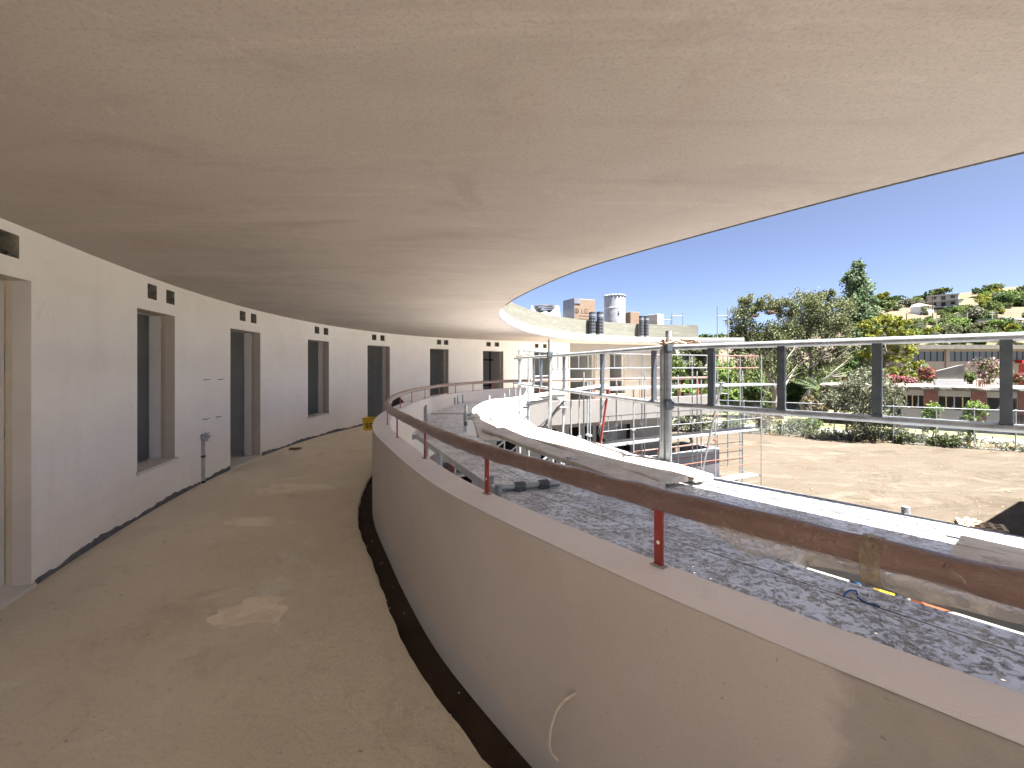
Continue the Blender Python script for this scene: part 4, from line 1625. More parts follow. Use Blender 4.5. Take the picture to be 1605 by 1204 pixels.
# white ladder guards round the far bend
def ladder_guard(A, B, zt, zl, lb, mt='white_alu', n=5, r=.021):
    o = thing('ladder_guard', lb, 'guard rail', (A[0], A[1], zl), 0, 'white ladder guards beyond the bend')
    for nm, z in (('top_bar', zt), ('lower_bar', zl)):
        mb = MB()
        mb.tube([(A[0], A[1], z), (B[0], B[1], z)], r, 8)
        mb.build(nm, M[mt], o, smooth=True)
    for i in range(n):
        f = (i + .5) / n
        x, y = A[0] + (B[0] - A[0]) * f, A[1] + (B[1] - A[1]) * f
        mb = MB()
        mb.tube([(x, y, zl), (x, y, zt)], r * .9, 8)
        mb.build('rung', M[mt], o, smooth=True)
    return o


ladder_guard((.30, 11.3), (1.45, 13.4), 2.13, 1.48, 'white ladder guard just behind the roped corner post', n=4)
ladder_guard((1.25, 13.9), (3.5, 16.4), 2.18, 1.66, 'white ladder guard in front of the double dark window', n=6)
ladder_guard((3.4, 16.3), (5.9, 17.9), 2.2, 1.68, 'white ladder guard behind the tall double post', n=4)
ladder_guard((5.9, 17.9), (8.5, 19.0), 2.2, 1.68, 'white ladder guard in front of the leafy trees', n=3)
ladder_guard((8.5, 19.0), (10.95, 20.2), 2.2, 1.68, 'faded red ladder guard at the far scaffold end', 'orange', n=3)

# far scaffold: bays along the far parapet
st_in = [(2.55, 15.95), (5.15, 17.55), (7.75, 18.95), (10.3, 20.25)]
FB = 'scaffold bays along the far parapet'
blab = ['first far scaffold bay beyond the ramp board', 'second far scaffold bay behind the tall double post', 'end scaffold bay of the far side standing on bare earth']
for i in range(3):
    a, b = Vector((*st_in[i], 0)), Vector((*st_in[i + 1], 0))
    d = (b - a).normalized()
    nr = Vector((d.y, -d.x, 0))
    o = thing('scaffold_bay', blab[i], 'scaffold', (a.x, a.y, GZ), 0, FB)
    ends = [a] if i < 2 else [a, b]
    for e in ends:
        for q, w in enumerate((-.05, .85)):
            p = e + nr * w
            mb = MB()
            mb.tube([(p.x, p.y, GZ), (p.x, p.y, 2.25 if q else 1.55)], .0245, 8)
            mb.build('standard', M['galv'], o, smooth=True)
        for z in (.97, -.98, -2.93):
            mb = MB()
            p0, p1 = e - nr * .05, e + nr * .85
            mb.tube([(p0.x, p0.y, z), (p1.x, p1.y, z)], .02, 6)
            if z > 0:
                p2 = e + nr * 1.25
                mb.tube([(p1.x, p1.y, z), (p2.x, p2.y, z)], .02, 6)
                mb.tube([(p1.x, p1.y, z - .7), (p2.x, p2.y, z)], .018, 6)
            mb.build('transom', M['galv'], o, smooth=True)
    for z, lo, hi in ((1.0, -.05, 1.2), (-.95, .05, .8), (-2.9, .3, .8)):
        if z < -2 and i < 2:
            continue
        wq_ = (hi - lo) / (3 if z > 0 else 2)
        for q in range(3 if z > 0 else 2):
            Mx = rotm(math.atan2(d.y, d.x))
            c = (a + b) / 2 + nr * (lo + wq_ * (q + .5))
            L = (b - a).length / 2 - .02 + (.35 if (i == 2 and z > 0) else 0)
            cc = c + d * (.35 if (i == 2 and z > 0) else 0)
            mb = MB()
            mb.box(-L, L, -wq_ / 2 + .008, wq_ / 2 - .008, -.06, 0, Mx, (cc.x, cc.y, z))
            mb.build('deck', M['galv'] if z < 0 else M['white_alu'], o)
    for z in (.05, -.45, -2.0):
        for w in ((.85,) if z > -1 else (-.05, .85)):
            p0, p1 = a + nr * w, b + nr * w
            mb = MB()
            mb.tube([(p0.x, p0.y, z), (p1.x, p1.y, z)], .017 if z > -1 else .015, 6)
            mb.build('ledger', M['white_alu'] if z > -1 else M['rust'], o, smooth=True)
    for q in range(5):
        f = (q + .5) / 5
        p = a.lerp(b, f) + nr * .85
        mb = MB()
        mb.tube([(p.x, p.y, -.45), (p.x, p.y, .05)], .012, 6)
        mb.build('guard_bar', M['white_alu'], o, smooth=True)
    if i == 2:
        for z in (-1.6, -2.35):
            for w in (-.05, .85):
                p0, p1 = a + d * .2 + nr * w, b + d * .05 + nr * w
                mb = MB()
                mb.tube([(p0.x, p0.y, z), (p1.x, p1.y, z)], .014, 6)
                mb.build('ledger', M['rust'], o, smooth=True)
    # orange swivel clamps on the posts
    for z in (-.2, -1.2):
        p = a + nr * .85
        mb = MB()
        mb.box(-.07, .07, -.05, .05, -.035, .035, None, (p.x, p.y, z))
        mb.build('clamp', M['rust'], o)
# slender poles and a ladder tower beside the far roof end
for i, (px, Y, z0, z1, lb) in enumerate(((884, 13.9, GZ, .7, 'thin scaffold pole below the ramp, left one'), (908, 14.2, GZ, 1.0, 'thin scaffold pole below the ramp, second one'), (921, 14.6, GZ, 1.25, 'thin scaffold pole at the double post below the ramp, left of pair'), (925, 14.4, GZ, 1.25, 'thin scaffold pole at the double post below the ramp, right of pair'),
                                         (993, 15.8, GZ, 1.1, 'thin scaffold pole left of the tall double post'), (895, 13.6, GZ, .75, 'thin scaffold pole below the ramp, third from the left'), (941, 16.6, GZ, 2.2, 'thin scaffold pole reaching the white ladder guard, left one'), (966, 16.9, GZ, 1.3, 'thin scaffold pole beside the white round roll'), (1006, 17.4, GZ, 2.2, 'thin scaffold pole reaching the white ladder guard, right one'),
                                         (1063, 18.0, GZ, 1.4, 'thin scaffold pole right of the tall double post'), (1085, 18.7, GZ, 2.2, 'thin scaffold pole in front of the bushy green tree'), (1099, 18.3, GZ, 1.2, 'thin scaffold pole left of the first wide box upright'), (1160, 20.9, GZ, 2.3, 'thin scaffold pole at the end of the far scaffold'))):
    x = (px - XC) / F * Y
    mb = MB()
    mb.tube([(x, Y, z0), (x, Y, z1)], .024, 8)
    mb.box(-.06, .06, -.04, .04, -.03, .03, None, (x, Y, -.45))
    tag(mb.build('scaffold_pole', M['galv'], smooth=True), lb, 'scaffold post', 'thin poles of the far scaffold')
tw = thing('ladder_tower', 'tall thin scaffold frame rising past the roof slab end', 'scaffold', (10.55, 23.4, GZ))
for px in (1124.5, 1141):
    x = (px - XC) / F * 23.4
    mb = MB()
    mb.tube([(x, 23.4, GZ), (x, 23.4, 4.85 if px < 1130 else 4.7)], .03, 8)
    mb.build('standard', M['white_alu'], tw, smooth=True)
for z in (4.35, 2.35, .35, -1.6):
    mb = MB()
    mb.tube([((1124.5 - XC) / F * 23.4, 23.4, z), ((1141 - XC) / F * 23.4, 23.4, z)], .025, 8)
    mb.build('crossbar', M['white_alu'], tw, smooth=True)

# ------------------------------------------------------------------ ground floor of the far wing
low_holes = [(W.bearing(x0), W.bearing(x1), GZ + .05, z1) for x0, x1, z1 in ((700, 730, -1), (770, 800, -1), (838, 862, -.95), (884, 899, -.95), (906, 921, -.95), (927, 941, -.95), (957, 980, -.95))]
lw = thing('ground_floor_wall', 'grey ground floor wall with dark openings below the far walkway', 'wall', (2, 20, GZ))
mb = MB()
holed(mb, W, .4, low_holes, GZ, -.40, 6, W.L)
mb.build('plaster_face', M['lowwall'], lw, smooth='all')
mb = MB()
holed(mb, W, -3.0, [], GZ, -.40, 6, W.L)
for h in low_holes:
    for s in (h[0], h[1]):
        mb.add([wq(s, .4, h[2]), wq(s, -.1, h[2]), wq(s, -.1, h[3]), wq(s, .4, h[3])], [(0, 1, 2, 3)])
mb.build('dim_interior', M['dark'], lw)
h = low_holes[-1]
mb = MB()
mb.add([wq(h[0], .1, -1.9), wq(h[1], .1, -1.9), wq(h[1], .1, -.98), wq(h[0], .1, -.98)], [(0, 1, 2, 3)])
mb.build('grey_panel', M['primer'], lw)
lp = thing('terrace_wall', 'low blue-grey and white terrace wall with red rail at ground level', 'wall', (8, 20, GZ))
sl0 = P.bearing(990)
mb = MB()
ring(mb, P, .0, .22, -2.75, -2.04, sl0, P.L)
xx, yy, tx, ty = P.at(P.L, 0)
Mx = rotm(math.atan2(ty, tx))
mb.box(.001, .22, -.22, 1.9, -2.75, -2.04, Mx, (xx, yy, 0))
mb.build('primer_band', M['primer'], lp)
mb = MB()
ring(mb, P, .002, .222, GZ, -2.752, sl0, P.L)
mb.box(.001, .222, -.222, 1.9, GZ, -2.752, Mx, (xx, yy, 0))
mb.build('white_foot', M['wall'], lp)
mb = MB()
mb.tube([(*P.at(u, .11)[:2], -1.78) for u in np.linspace(sl0, P.L - .2, 12)], .04, 8)
mb.build('rail', M['rail'], lp, smooth=True)
for u in np.linspace(sl0 + .3, P.L - .4, 5):
    x, y = P.at(u, .11)[:2]
    mb = MB()
    mb.box(-.02, .02, -.02, .02, -2.04, -1.8, None, (x, y, 0))
    mb.build('post', M['redsteel'], lp)
c = at(1053, 707, 20.0)
mb = MB()
mb.lathe([(.10, 0), (.14, .08), (.12, .2), (.05, .26)], 8, (c[0], c[1], -2.04))
tag(mb.build('work_bag', M['black']), 'small dark red and black bundle sitting on the low terrace wall', 'bag')
c = at(962, 698, 15.4)
rl = thing('film_roll', 'white round roll with ochre core standing on the lower far deck', 'roll', (c[0], 16.9, -.95))
mb = MB()
q = [(.245 * math.cos(w), .245 * math.sin(w)) for w in np.linspace(0, 2 * math.pi, 25)[:-1]]
mb.add([(x, -.12, z + .25) for x, z in q] + [(x, .12, z + .25) for x, z in q], [tuple(range(23, -1, -1)), tuple(range(24, 48))] + [(i, (i + 1) % 24, 24 + (i + 1) % 24, 24 + i) for i in range(24)])
mb.build('roll_body', M['wrapwhite'], rl, local=True)
mb = MB()
q = [(.07 * math.cos(w), .07 * math.sin(w)) for w in np.linspace(0, 2 * math.pi, 17)[:-1]]
mb.add([(x, -.125, z + .25) for x, z in q], [tuple(range(15, -1, -1))])
mb.build('core', M['card'], rl, local=True)
# red toolbox stack glimpsed below the parapet gap
c = Vector(on(700, 728, -1.5))
tb = thing('red_crate', 'dark crate with red edges glimpsed below the gap by the parapet', 'crate', (c.x, c.y, -2.3))
mb = MB()
mb.bbox(-.45, .45, -.3, .3, 0, .8, .03)
mb.build('body', M['galvdark'], tb, local=True)
for x in (-.25, .05, .2):
    mb = MB()
    mb.box(x, x + .05, -.31, .31, .1, .806)
    mb.build('red_strap', M['redpaint'], tb, local=True)
mb = MB()
mb.box(-.9, .9, -.7, .7, -1.1, -.002)
mb.build('trestle_base', M['galv'], tb, local=True)

# ------------------------------------------------------------------ things on the roof
ZR = H + SLAB
# each stands behind the upstand: placed by bearing at the upstand's distance plus a setback
def roof_at(px, back):
    u = E_.bearing(px, 0)
    x, y, tx, ty = E_.at(u, 0)
    # move along the line of sight so the bearing holds
    k = (px - XC) / F
    Y = y + back
    return (k * Y, Y), math.atan2(ty, tx)


def zof(py, Y):
    return EYE - (py - YH) * Y / F


# wrapped heap
(x, y), a_ = roof_at(853, 4.2)
wh = thing('sheeted_heap', 'heap of sheet goods under crumpled white plastic on the roof', 'heap', (x, y, ZR))
zt = zof(483, y) - ZR
wd = 27 * y / F
mb = MB()
ni, nj = 26, 14
vs, fs = [], []
for i in range(ni):
    for j in range(nj):
        X = -wd + 2 * wd * i / (ni - 1)
        Yy = -.9 + 1.8 * j / (nj - 1)
        e = min(1, (1 - abs(X) / wd) * 4.5) * min(1, (1 - abs(Yy) / .9) * 4)
        hgt = zt * e ** .6 * (.86 + .10 * math.sin(X * 5.1 + Yy * 2) + .07 * math.sin(X * 11 + Yy * 7)) + random.uniform(-.03, .03) * e
        vs.append((X, Yy, max(.0, hgt)))
for i in range(ni - 1):
    for j in range(nj - 1):
        a = i * nj + j
        fs.append((a, a + nj, a + nj + 1, a + 1))
mb.add(vs, fs)
mb.build('plastic_sheet', M['wrapwhite'], wh, smooth='all', local=True)
mb = MB()
for q in range(6):
    mb.box(-.05 * q - .1, wd * .75 - .03 * q, -.6, .6, zt * .86 + q * .045, zt * .86 + q * .045 + .04, Matrix.Rotation(R(-5), 3, 'Y') @ rotm(.1 * (q % 2)))
mb.build('sheet_stack', M['wrapgrey'], wh, local=True)
# carton
(x, y), a_ = roof_at(908, 1.5)
y += .2
x = (908 - XC) / F * y
ct = thing('wrapped_carton', 'big cardboard carton in stretch wrap with round logo on the roof', 'carton', (x, y, ZR), R(24))
hC = zof(471, y) - ZR
wC = 44 * y / F / 2
mb = MB()
mb.bbox(-wC * .86, wC * .86, -.45, .45, .12, hC, .02)
mb.build('carton_body', M['card'], ct, local=True)
mb = MB()
mb.box(-wC * .86 - .02, -wC * .86 - .004, -.47, .47, .12, hC + .01)
mb.box(-wC * .86 - .02, -wC * .40, -.475, -.456, hC * .86, hC + .012)
mb.build('stretch_wrap', M['wrapgrey'], ct, local=True)
for z_ in (.30, .34, .42, .50):
    mb = MB()
    mb.box(-wC * .5, wC * (.45 + .1 * math.sin(z_ * 30)), -.453, -.4505, hC * z_ + .04, hC * z_ + .065)
    mb.build('print_line', M['print_'], ct, local=True)
me = text_mesh('LG', .30)
for v_ in me.vertices:
    v_.co = (v_.co.x - .03, -.4535, hC * .60 + v_.co.y)
me.materials.append(M['print_'])
link('lettering', me, ct)
mb = MB()
rr = .115
q = [(rr * math.cos(w), rr * math.sin(w)) for w in np.linspace(0, 2 * math.pi, 21)[:-1]]
qi = [(.6 * a, .6 * b) for a, b in q]
zc, xc_ = hC * .60 + .10, -.42
mb.add([(xc_ + a, -.4525, zc + b) for a, b in q] + [(xc_ + a, -.4525, zc + b) for a, b in qi], [(i, (i + 1) % 20, 20 + (i + 1) % 20, 20 + i) for i in range(20)])
mb.box(xc_ - .03, xc_ + .012, -.4535, -.4515, zc - .05, zc + .05)
mb.box(xc_, xc_ + .06, -.4535, -.4516, zc - .05, zc - .02)
mb.build('round_emblem', M['print_'], ct, local=True)
mb = MB()
for yy_ in (-.4, 0, .4):
    mb.box(-wC * .86, wC * .86, yy_ - .05, yy_ + .05, 0, .118)
mb.build('pallet', M['pallet'], ct, local=True)
# water tank
(x, y), a_ = roof_at(963.5, 1.8)
tk = thing('wrapped_tank', 'tall white cylinder tank in foam wrap on the roof', 'tank', (x, y, ZR))
rT = 16.3 * y / F
hT = zof(466, y) - ZR
mb = MB()
prof = [(rT * .97, 0)]
for i in range(14):
    z = hT * (.02 + .96 * i / 13)
    prof.append((rT * (1 + .012 * math.sin(i * 2.7)), z))
prof += [(rT * .93, hT * 1.01), (rT * .4, hT * 1.03), (.01, hT * 1.035)]
mb.lathe(prof, 32)
mb.build('tank_body', M['tank'], tk, smooth='all', local=True)
for z in (.30, .72):
    mb = MB()
    mb.lathe([(rT * 1.018, hT * z), (rT * 1.022, hT * z + .02), (rT * 1.018, hT * z + .04)], 32)
    mb.build('tape_band', M['filmwhite'], tk, smooth='all', local=True)
for z in (.18, .62):
    mb = MB()
    an = R(-80)
    mb.lathe([(.05, -.05), (.05, .05)], 8, (rT * 1.0 * math.cos(an), rT * math.sin(an), hT * z))
    mb.build('port', M['slate'], tk, local=True)
mb = MB()
for i in range(20):
    w = i * .33
    mb.lathe([(.02, -.06), (.10, .0), (.03, .07)], 6, (rT * .9 * math.cos(w), rT * .9 * math.sin(w), hT * 1.015))
mb.build('foam_rim', M['wrapwhite'], tk, smooth='all', local=True)
# membrane rolls standing on the slab edge in front of the upstand
for px, py0, py1, lb in ((933.5, 484, 519.5, 'printed black membrane roll, left of the pair by the carton'), (945.5, 483, 520, 'printed black membrane roll, right of the pair by the carton'),
                         (1009.2, 490, 523.5, 'printed black membrane roll, left of the pair by the small box'), (1016.8, 490, 523.5, 'printed black membrane roll, right of the pair by the small box')):
    u = E_.bearing(px, -.18)
    x, y, tx, ty = E_.at(u, -.18)
    hR = (py1 - py0) * y / F
    rl = thing('membrane_roll', lb, 'roll', (x, y, ZR), px, 'printed black membrane rolls on the roof edge')
    mb = MB()
    rr = min(.16, 5.4 * y / F) if px < 1000 else 3.6 * y / F
    mb.lathe([(rr, 0), (rr, hR), (rr * .55, hR), (rr * .5, hR - .03), (.02, hR - .03)], 18)
    mb.build('roll_body', M['bitumen'], rl, smooth=True, local=True)
    mb = MB()
    mb.lathe([(rr * 1.01, hR * .86), (rr * 1.015, hR * .88), (rr * 1.01, hR * .90)], 18)
    mb.build('band', M['wrapgrey'], rl, smooth=True, local=True)
# small carton on pallet, grey panel box
(x, y), a_ = roof_at(991, 1.6)
sb = thing('small_carton', 'small open cardboard box on a pallet beside the tank', 'carton', (x, y, ZR), R(20))
w_, h_ = 9 * y / F, zof(490, y) - ZR
mb = MB()
mb.bbox(-w_, w_, -.25, .25, h_ * .45, h_, .01)
mb.build('box_body', M['card'], sb, local=True)
mb = MB()
for q in range(3):
    mb.box(-w_ * 1.3, w_ * 1.6, -.5, .5, .10 + .15 * q, .14 + .15 * q)
    for xx_ in (-w_, 0, w_):
        mb.box(xx_ - .05, xx_ + .05, -.5, .5, .002 + .15 * q, .098 + .15 * q)
mb.box(-w_ * .9, w_ * .9, -.24, .24, .45, h_ * .449)
mb.build('pallet', M['pallet'], sb, local=True)
(x, y), a_ = roof_at(1028, 1.4)
gp = thing('panel_box', 'grey metal casing standing on the roof right of the rolls', 'casing', (x, y, ZR), R(35))
h_ = zof(493.5, y) - ZR
mb = MB()
mb.bbox(-.26, .22, -.3, .3, 0, h_, .01)
mb.build('casing', M['slate'], gp, local=True)
mb = MB()
mb.box(.222, .236, -.29, .29, .02, h_ - .01)
mb.build('sunlit_side', M['wrapwhite'], gp, local=True)  # sun-bright face of the casing given its own colour
for k_, (pa, pb, pt, lb) in enumerate(((1036, 1052, 497, 'low tube hurdle on the roof nearer the rolls'), (1053.5, 1070.5, 491, 'low tube hurdle on the roof nearer its end'))):
    u = E_.bearing(pa)
    Y = E_.at(u, 0)[1] + 1.5
    fr = thing('tube_hurdle', lb, 'hurdle', ((pa - XC) / F * Y, Y, ZR))
    zt = zof(pt, Y)
    for px in (pa, pb):
        if k_ == 0 and px == pa:
            continue
        mb = MB()
        mb.tube([((px - XC) / F * Y, Y, ZR), ((px - XC) / F * Y, Y, zt)], .025, 8)
        mb.build('post', M['white_alu'], fr, smooth=True)
    mb = MB()
    mb.tube([((pa - XC) / F * Y, Y, zt - .14), ((pb - XC) / F * Y, Y, zt - .14)], .022, 8)
    mb.build('bar', M['white_alu'], fr, smooth=True)

# annex at the right, its corner shadow falls across the yard
ax = thing('annex_building', 'plain white annex wing standing beyond the right edge', 'building', (21.2, 15.85, GZ))
Mx = rotm(math.atan2(.53, .85))
mb = MB()
mb.box(-8.5, 0, -5.5, 0, 0, 6.1, Mx)
mb.build('wall', M['fascia'], ax, local=True)
mb = MB()
mb.box(-8.5, .05, -5.5, .05, 6.101, 6.42, Mx)
mb.build('roof', M['fascia'], ax, local=True)

# ------------------------------------------------------------------ planting
def leaf_mesh(name, centres, size, mats, midx=None, flat=0.0, aspect=.55, rng=RNG):
    """many leaf-sized quads; flat>0 biases them to lie level"""
    c = np.asarray(centres, float)
    n = len(c)
    d = rng.normal(size=(n, 3))
    d[:, 2] *= 1 - flat
    d /= np.linalg.norm(d, axis=1)[:, None]
    e = rng.normal(size=(n, 3))
    e -= (e * d).sum(1)[:, None] * d
    e /= np.linalg.norm(e, axis=1)[:, None]
    s = size * rng.uniform(.6, 1.35, n)[:, None]
    d, e = d * s * .5, e * s * .5 * aspect
    v = np.stack([c - d, c + e - d * .1, c + d, c - e - d * .1], 1).reshape(-1, 3)
    me = bpy.data.meshes.new(name)
    me.vertices.add(4 * n)
    me.vertices.foreach_set('co', v.ravel())
    me.loops.add(4 * n)
    me.loops.foreach_set('vertex_index', np.arange(4 * n))
    me.polygons.add(n)
    me.polygons.foreach_set('loop_start', np.arange(n) * 4)
    me.polygons.foreach_set('loop_total', np.full(n, 4))
    for m in (mats if isinstance(mats, (list, tuple)) else [mats]):
        me.materials.append(m)
    if midx is not None:
        me.polygons.foreach_set('material_index', midx)
    me.update(calc_edges=True)
    return me


def clumps(blobs, per, shell=.55, rng=RNG):
    """blobs: (x,y,z,rx,ry,rz,weight) -> leaf centres gathered in small tufts near each blob's surface"""
    out = []
    for (x, y, z, rx, ry, rz, n) in blobs:
        d = rng.normal(size=(n, 3))
        d /= np.linalg.norm(d, axis=1)[:, None]
        r = shell + (1 - shell) * rng.uniform(0, 1, n) ** .6
        c = d * r[:, None] * np.array([rx, ry, rz]) + np.array([x, y, z])
        t = min(rx, rz) * .20
        out.append((c[:, None, :] + rng.normal(size=(n, per, 3)) * t).reshape(-1, 3))
    return np.vstack(out)


def limbs(mb, base, top, r0, n, spread, rng, lo=.35, up=.6, sub=2, rmin=.012):
    base, top = Vector(base), Vector(top)
    ax = top - base
    k = 7
    off = [Vector((rng.normal() * .05, rng.normal() * .05, 0)) * ax.length * (.0 if i == 0 else 1) * .5 for i in range(k)]
    pts = [base + ax * (i / (k - 1)) + off[i] for i in range(k)]
    mb.tube(pts, [r0 * (1 - .85 * i / (k - 1)) * (1.3 if i == 0 else 1) for i in range(k)], 8)
    tips = []
    for i in range(n):
        f = lo + (1 - lo) * (i + .5) / n
        j = min(k - 2, int(f * (k - 1)))
        p = pts[j].lerp(pts[j + 1], f * (k - 1) - j)
        a = i * 2.4 + rng.uniform(-.5, .5)
        L = spread * (1.15 - .6 * f) * rng.uniform(.7, 1.2)
        d = Vector((math.cos(a), math.sin(a), up * rng.uniform(.5, 1.5)))
        q = [p, p + d * L * .45 + Vector((0, 0, .02)), p + d * L + Vector((0, 0, L * .18))]
        r = r0 * (1 - .8 * f) * .55
        mb.tube(q, [max(rmin, r), max(rmin, r * .65), rmin * .6], 5)
        tips.append(q[2])
        for s_ in range(sub):
            d2 = (d + Vector((rng.normal(), rng.normal(), rng.normal() * .5)) * .7) * L * .5
            q2 = [q[1], q[1] + d2 * .6, q[1] + d2 * 1.1]
            mb.tube(q2, [max(rmin * .8, r * .5), rmin * .6, rmin * .4], 4)
            tips.append(q2[2])
    return tips


def tree(name, label, loc, height, crown, leafm, barkm, size, per, trunk_top=.8, r0=.2, n_l=10, spread=2, lean=(0, 0), group=None, flat=.0, shell=.5, seed=1, cat='tree', up=.6, sub=2, lo=.35, aspect=.55):
    rng = np.random.default_rng(seed)
    o = thing(name, label, cat, loc, 0, group)
    mb = MB()
    limbs(mb, (0, 0, -.1), (lean[0], lean[1], height * trunk_top), r0, n_l, spread, rng, up=up, sub=sub, lo=lo)
    mb.build('trunk', barkm, o, smooth='all', local=True)
    c = clumps(crown, per, shell, rng)
    c = c[c[:, 2] > .05]
    link('crown', leaf_mesh('crown', c, size, leafm, None, flat, aspect, rng), o)
    return o


def ground_at(px, py):
    return on(px, py, GZ)


def rel(px, py, Y, loc):
    p = at(px, py, Y)
    return (p[0] - loc[0], p[1] - loc[1], p[2] - loc[2])


def crown_px(spec, Y, loc, depth=.9):
    """crown blobs measured on the spot: (px, py, half width px, half height px, tufts)"""
    out = []
    for px, py, hw, hh, n in spec:
        x, y, z = rel(px, py, Y, loc)
        k = Y / F
        out.append((x, y + random.uniform(-.5, .5), z, hw * k, hw * k * depth, hh * k, n))
    return out


# olive tree in the yard
L0 = ground_at(1356, 691)
o = tree('olive_tree', 'silvery olive tree standing alone on the bare earth yard', L0, 4.8,
         crown_px([(1352, 600, 36, 20, 60), (1322, 625, 30, 18, 40), (1390, 618, 28, 22, 45), (1350, 640, 40, 20, 60), (1312, 655, 15, 10, 14), (1352, 672, 26, 14, 40), (1385, 655, 22, 16, 30), (1372, 590, 20, 14, 24), (1408, 632, 14, 12, 14), (1303, 630, 10, 10, 9), (1330, 605, 18, 14, 18), (1342, 686, 12, 6, 9)], L0[1], L0),
         M['l_olive'], M['barkdark'], .17, 26, .75, .20, 9, 1.5, shell=.35, seed=3, up=.9)
mb = MB()
mb.lathe([(.95, 0), (.6, .10), (.3, .22), (.1, .26)], 14, (L0[0], L0[1], GZ - .01))
mb.v = [(x + random.uniform(-.08, .08), y + random.uniform(-.08, .08), z + random.uniform(-.03, .03)) for x, y, z in mb.v]
tag(mb.build('soil_mound', M['soilpile'], smooth='all'), 'low mound of turned soil round the foot of the olive tree', 'soil')
c = ground_at(1337, 694)
tree('olive_sapling', 'short dark leaning shoot at the foot of the olive tree', c, 1.5, [(.1, 0, .9, .35, .3, .6, 22)], M['l_olive'], M['barkdark'], .14, 12, .7, .06, 5, .4, (.25, 0), seed=21, cat='shoot')

# two pale-barked tall trees beyond the fence
Y1 = 45.0
L1 = ((1222 - XC) / F * Y1, Y1, GZ)
o = tree('pale_tree', 'tall pale-barked tree with two nests and bare inner twigs', L1, 9.5,
         crown_px([(1165, 500, 20, 22, 30), (1178, 478, 22, 14, 30), (1205, 476, 22, 12, 28), (1228, 486, 18, 16, 24), (1158, 525, 16, 18, 18), (1190, 530, 30, 22, 34), (1222, 528, 22, 24, 26), (1182, 565, 26, 22, 24), (1215, 572, 22, 22, 18), (1160, 555, 14, 16, 10)], Y1, L1),
         M['l_euc'], M['bark'], .21, 66, .92, .34, 18, 2.6, (-2.0, .2), 'tall pale-barked trees beyond the fence', shell=.45, seed=5, up=.9, sub=4, lo=.22)
for px, py, r in ((1207, 490, .33), (1184, 495, .2)):
    p = Vector(at(px, py, Y1 - .6)) - Vector(L1)
    mb = MB()
    for i in range(40):
        a, b_ = random.uniform(0, 6.3), random.uniform(-.5, .5)
        q = p + Vector((math.cos(a) * r, math.sin(a) * r, b_ * r))
        mb.tube([q, q + Vector((random.uniform(-1, 1), random.uniform(-1, 1), random.uniform(-.6, .6))) * r * .9], .025, 4)
    mb.lathe([(r * .5, -r * .6), (r, 0), (r * .8, r * .5)], 9, p)
    mb.build('nest', M['nest'], o, local=True)
Y2 = 47.0
L2 = ((1263 - XC) / F * Y2, Y2, GZ)
tree('pale_tree', 'broad pale-barked tree in front of the tall poplar', L2, 10.2,
     crown_px([(1262, 482, 26, 24, 44), (1288, 474, 22, 18, 34), (1312, 486, 20, 20, 30), (1248, 512, 24, 22, 34), (1290, 512, 32, 26, 50), (1320, 520, 18, 22, 26), (1256, 548, 28, 22, 32), (1300, 552, 30, 22, 34), (1330, 552, 14, 16, 12), (1246, 580, 20, 16, 12), (1290, 584, 24, 14, 14), (1298, 463, 10, 8, 10)], Y2, L2),
     M['l_euc'], M['bark'], .21, 68, .9, .34, 20, 3.2, (1.0, .2), 'tall pale-barked trees beyond the fence', shell=.4, seed=9, up=.8, sub=4, lo=.25)
# poplar
Y3 = 60.0
L3 = ((1350 - XC) / F * Y3, Y3, GZ)
tree('poplar_tree', 'tall narrow grey-green poplar rising above all other trees', L3, 18,
     crown_px([(1345, 418, 9, 12, 20), (1342, 436, 16, 14, 36), (1350, 455, 20, 16, 46), (1342, 472, 20, 16, 40), (1352, 490, 24, 18, 55), (1342, 510, 22, 18, 45), (1358, 515, 20, 20, 40), (1348, 540, 26, 20, 50), (1352, 565, 24, 18, 34), (1340, 590, 20, 16, 24), (1366, 470, 8, 12, 14)], Y3, L3),
     M['l_poplar'], M['bark'], .34, 36, .9, .38, 16, .9, group=None, shell=.45, seed=11, up=1.6)
# pine with layered yellow-green foliage
Y4 = 53.0
L4 = ((1388 - XC) / F * Y4, Y4, GZ)
pb = []
for px, py, hw, n in ((1385, 500, 22, 40), (1410, 506, 18, 30), (1365, 508, 15, 26), (1395, 520, 34, 50), (1360, 530, 18, 26), (1424, 524, 14, 20), (1390, 538, 36, 50), (1420, 550, 20, 30), (1365, 555, 22, 28), (1400, 562, 36, 46), (1385, 580, 32, 36), (1425, 570, 14, 18), (1410, 590, 24, 24)):
    pb.append((px, py, hw, 6.5, n))
tree('pine_tree', 'yellow-green pine with layered boughs behind the olive tree', L4, 9.5, crown_px(pb, Y4, L4), M['l_pine'], M['barkdark'], .30, 34, .85, .3, 12, 2.6, shell=.3, seed=13, up=.25, flat=.3, aspect=.35)

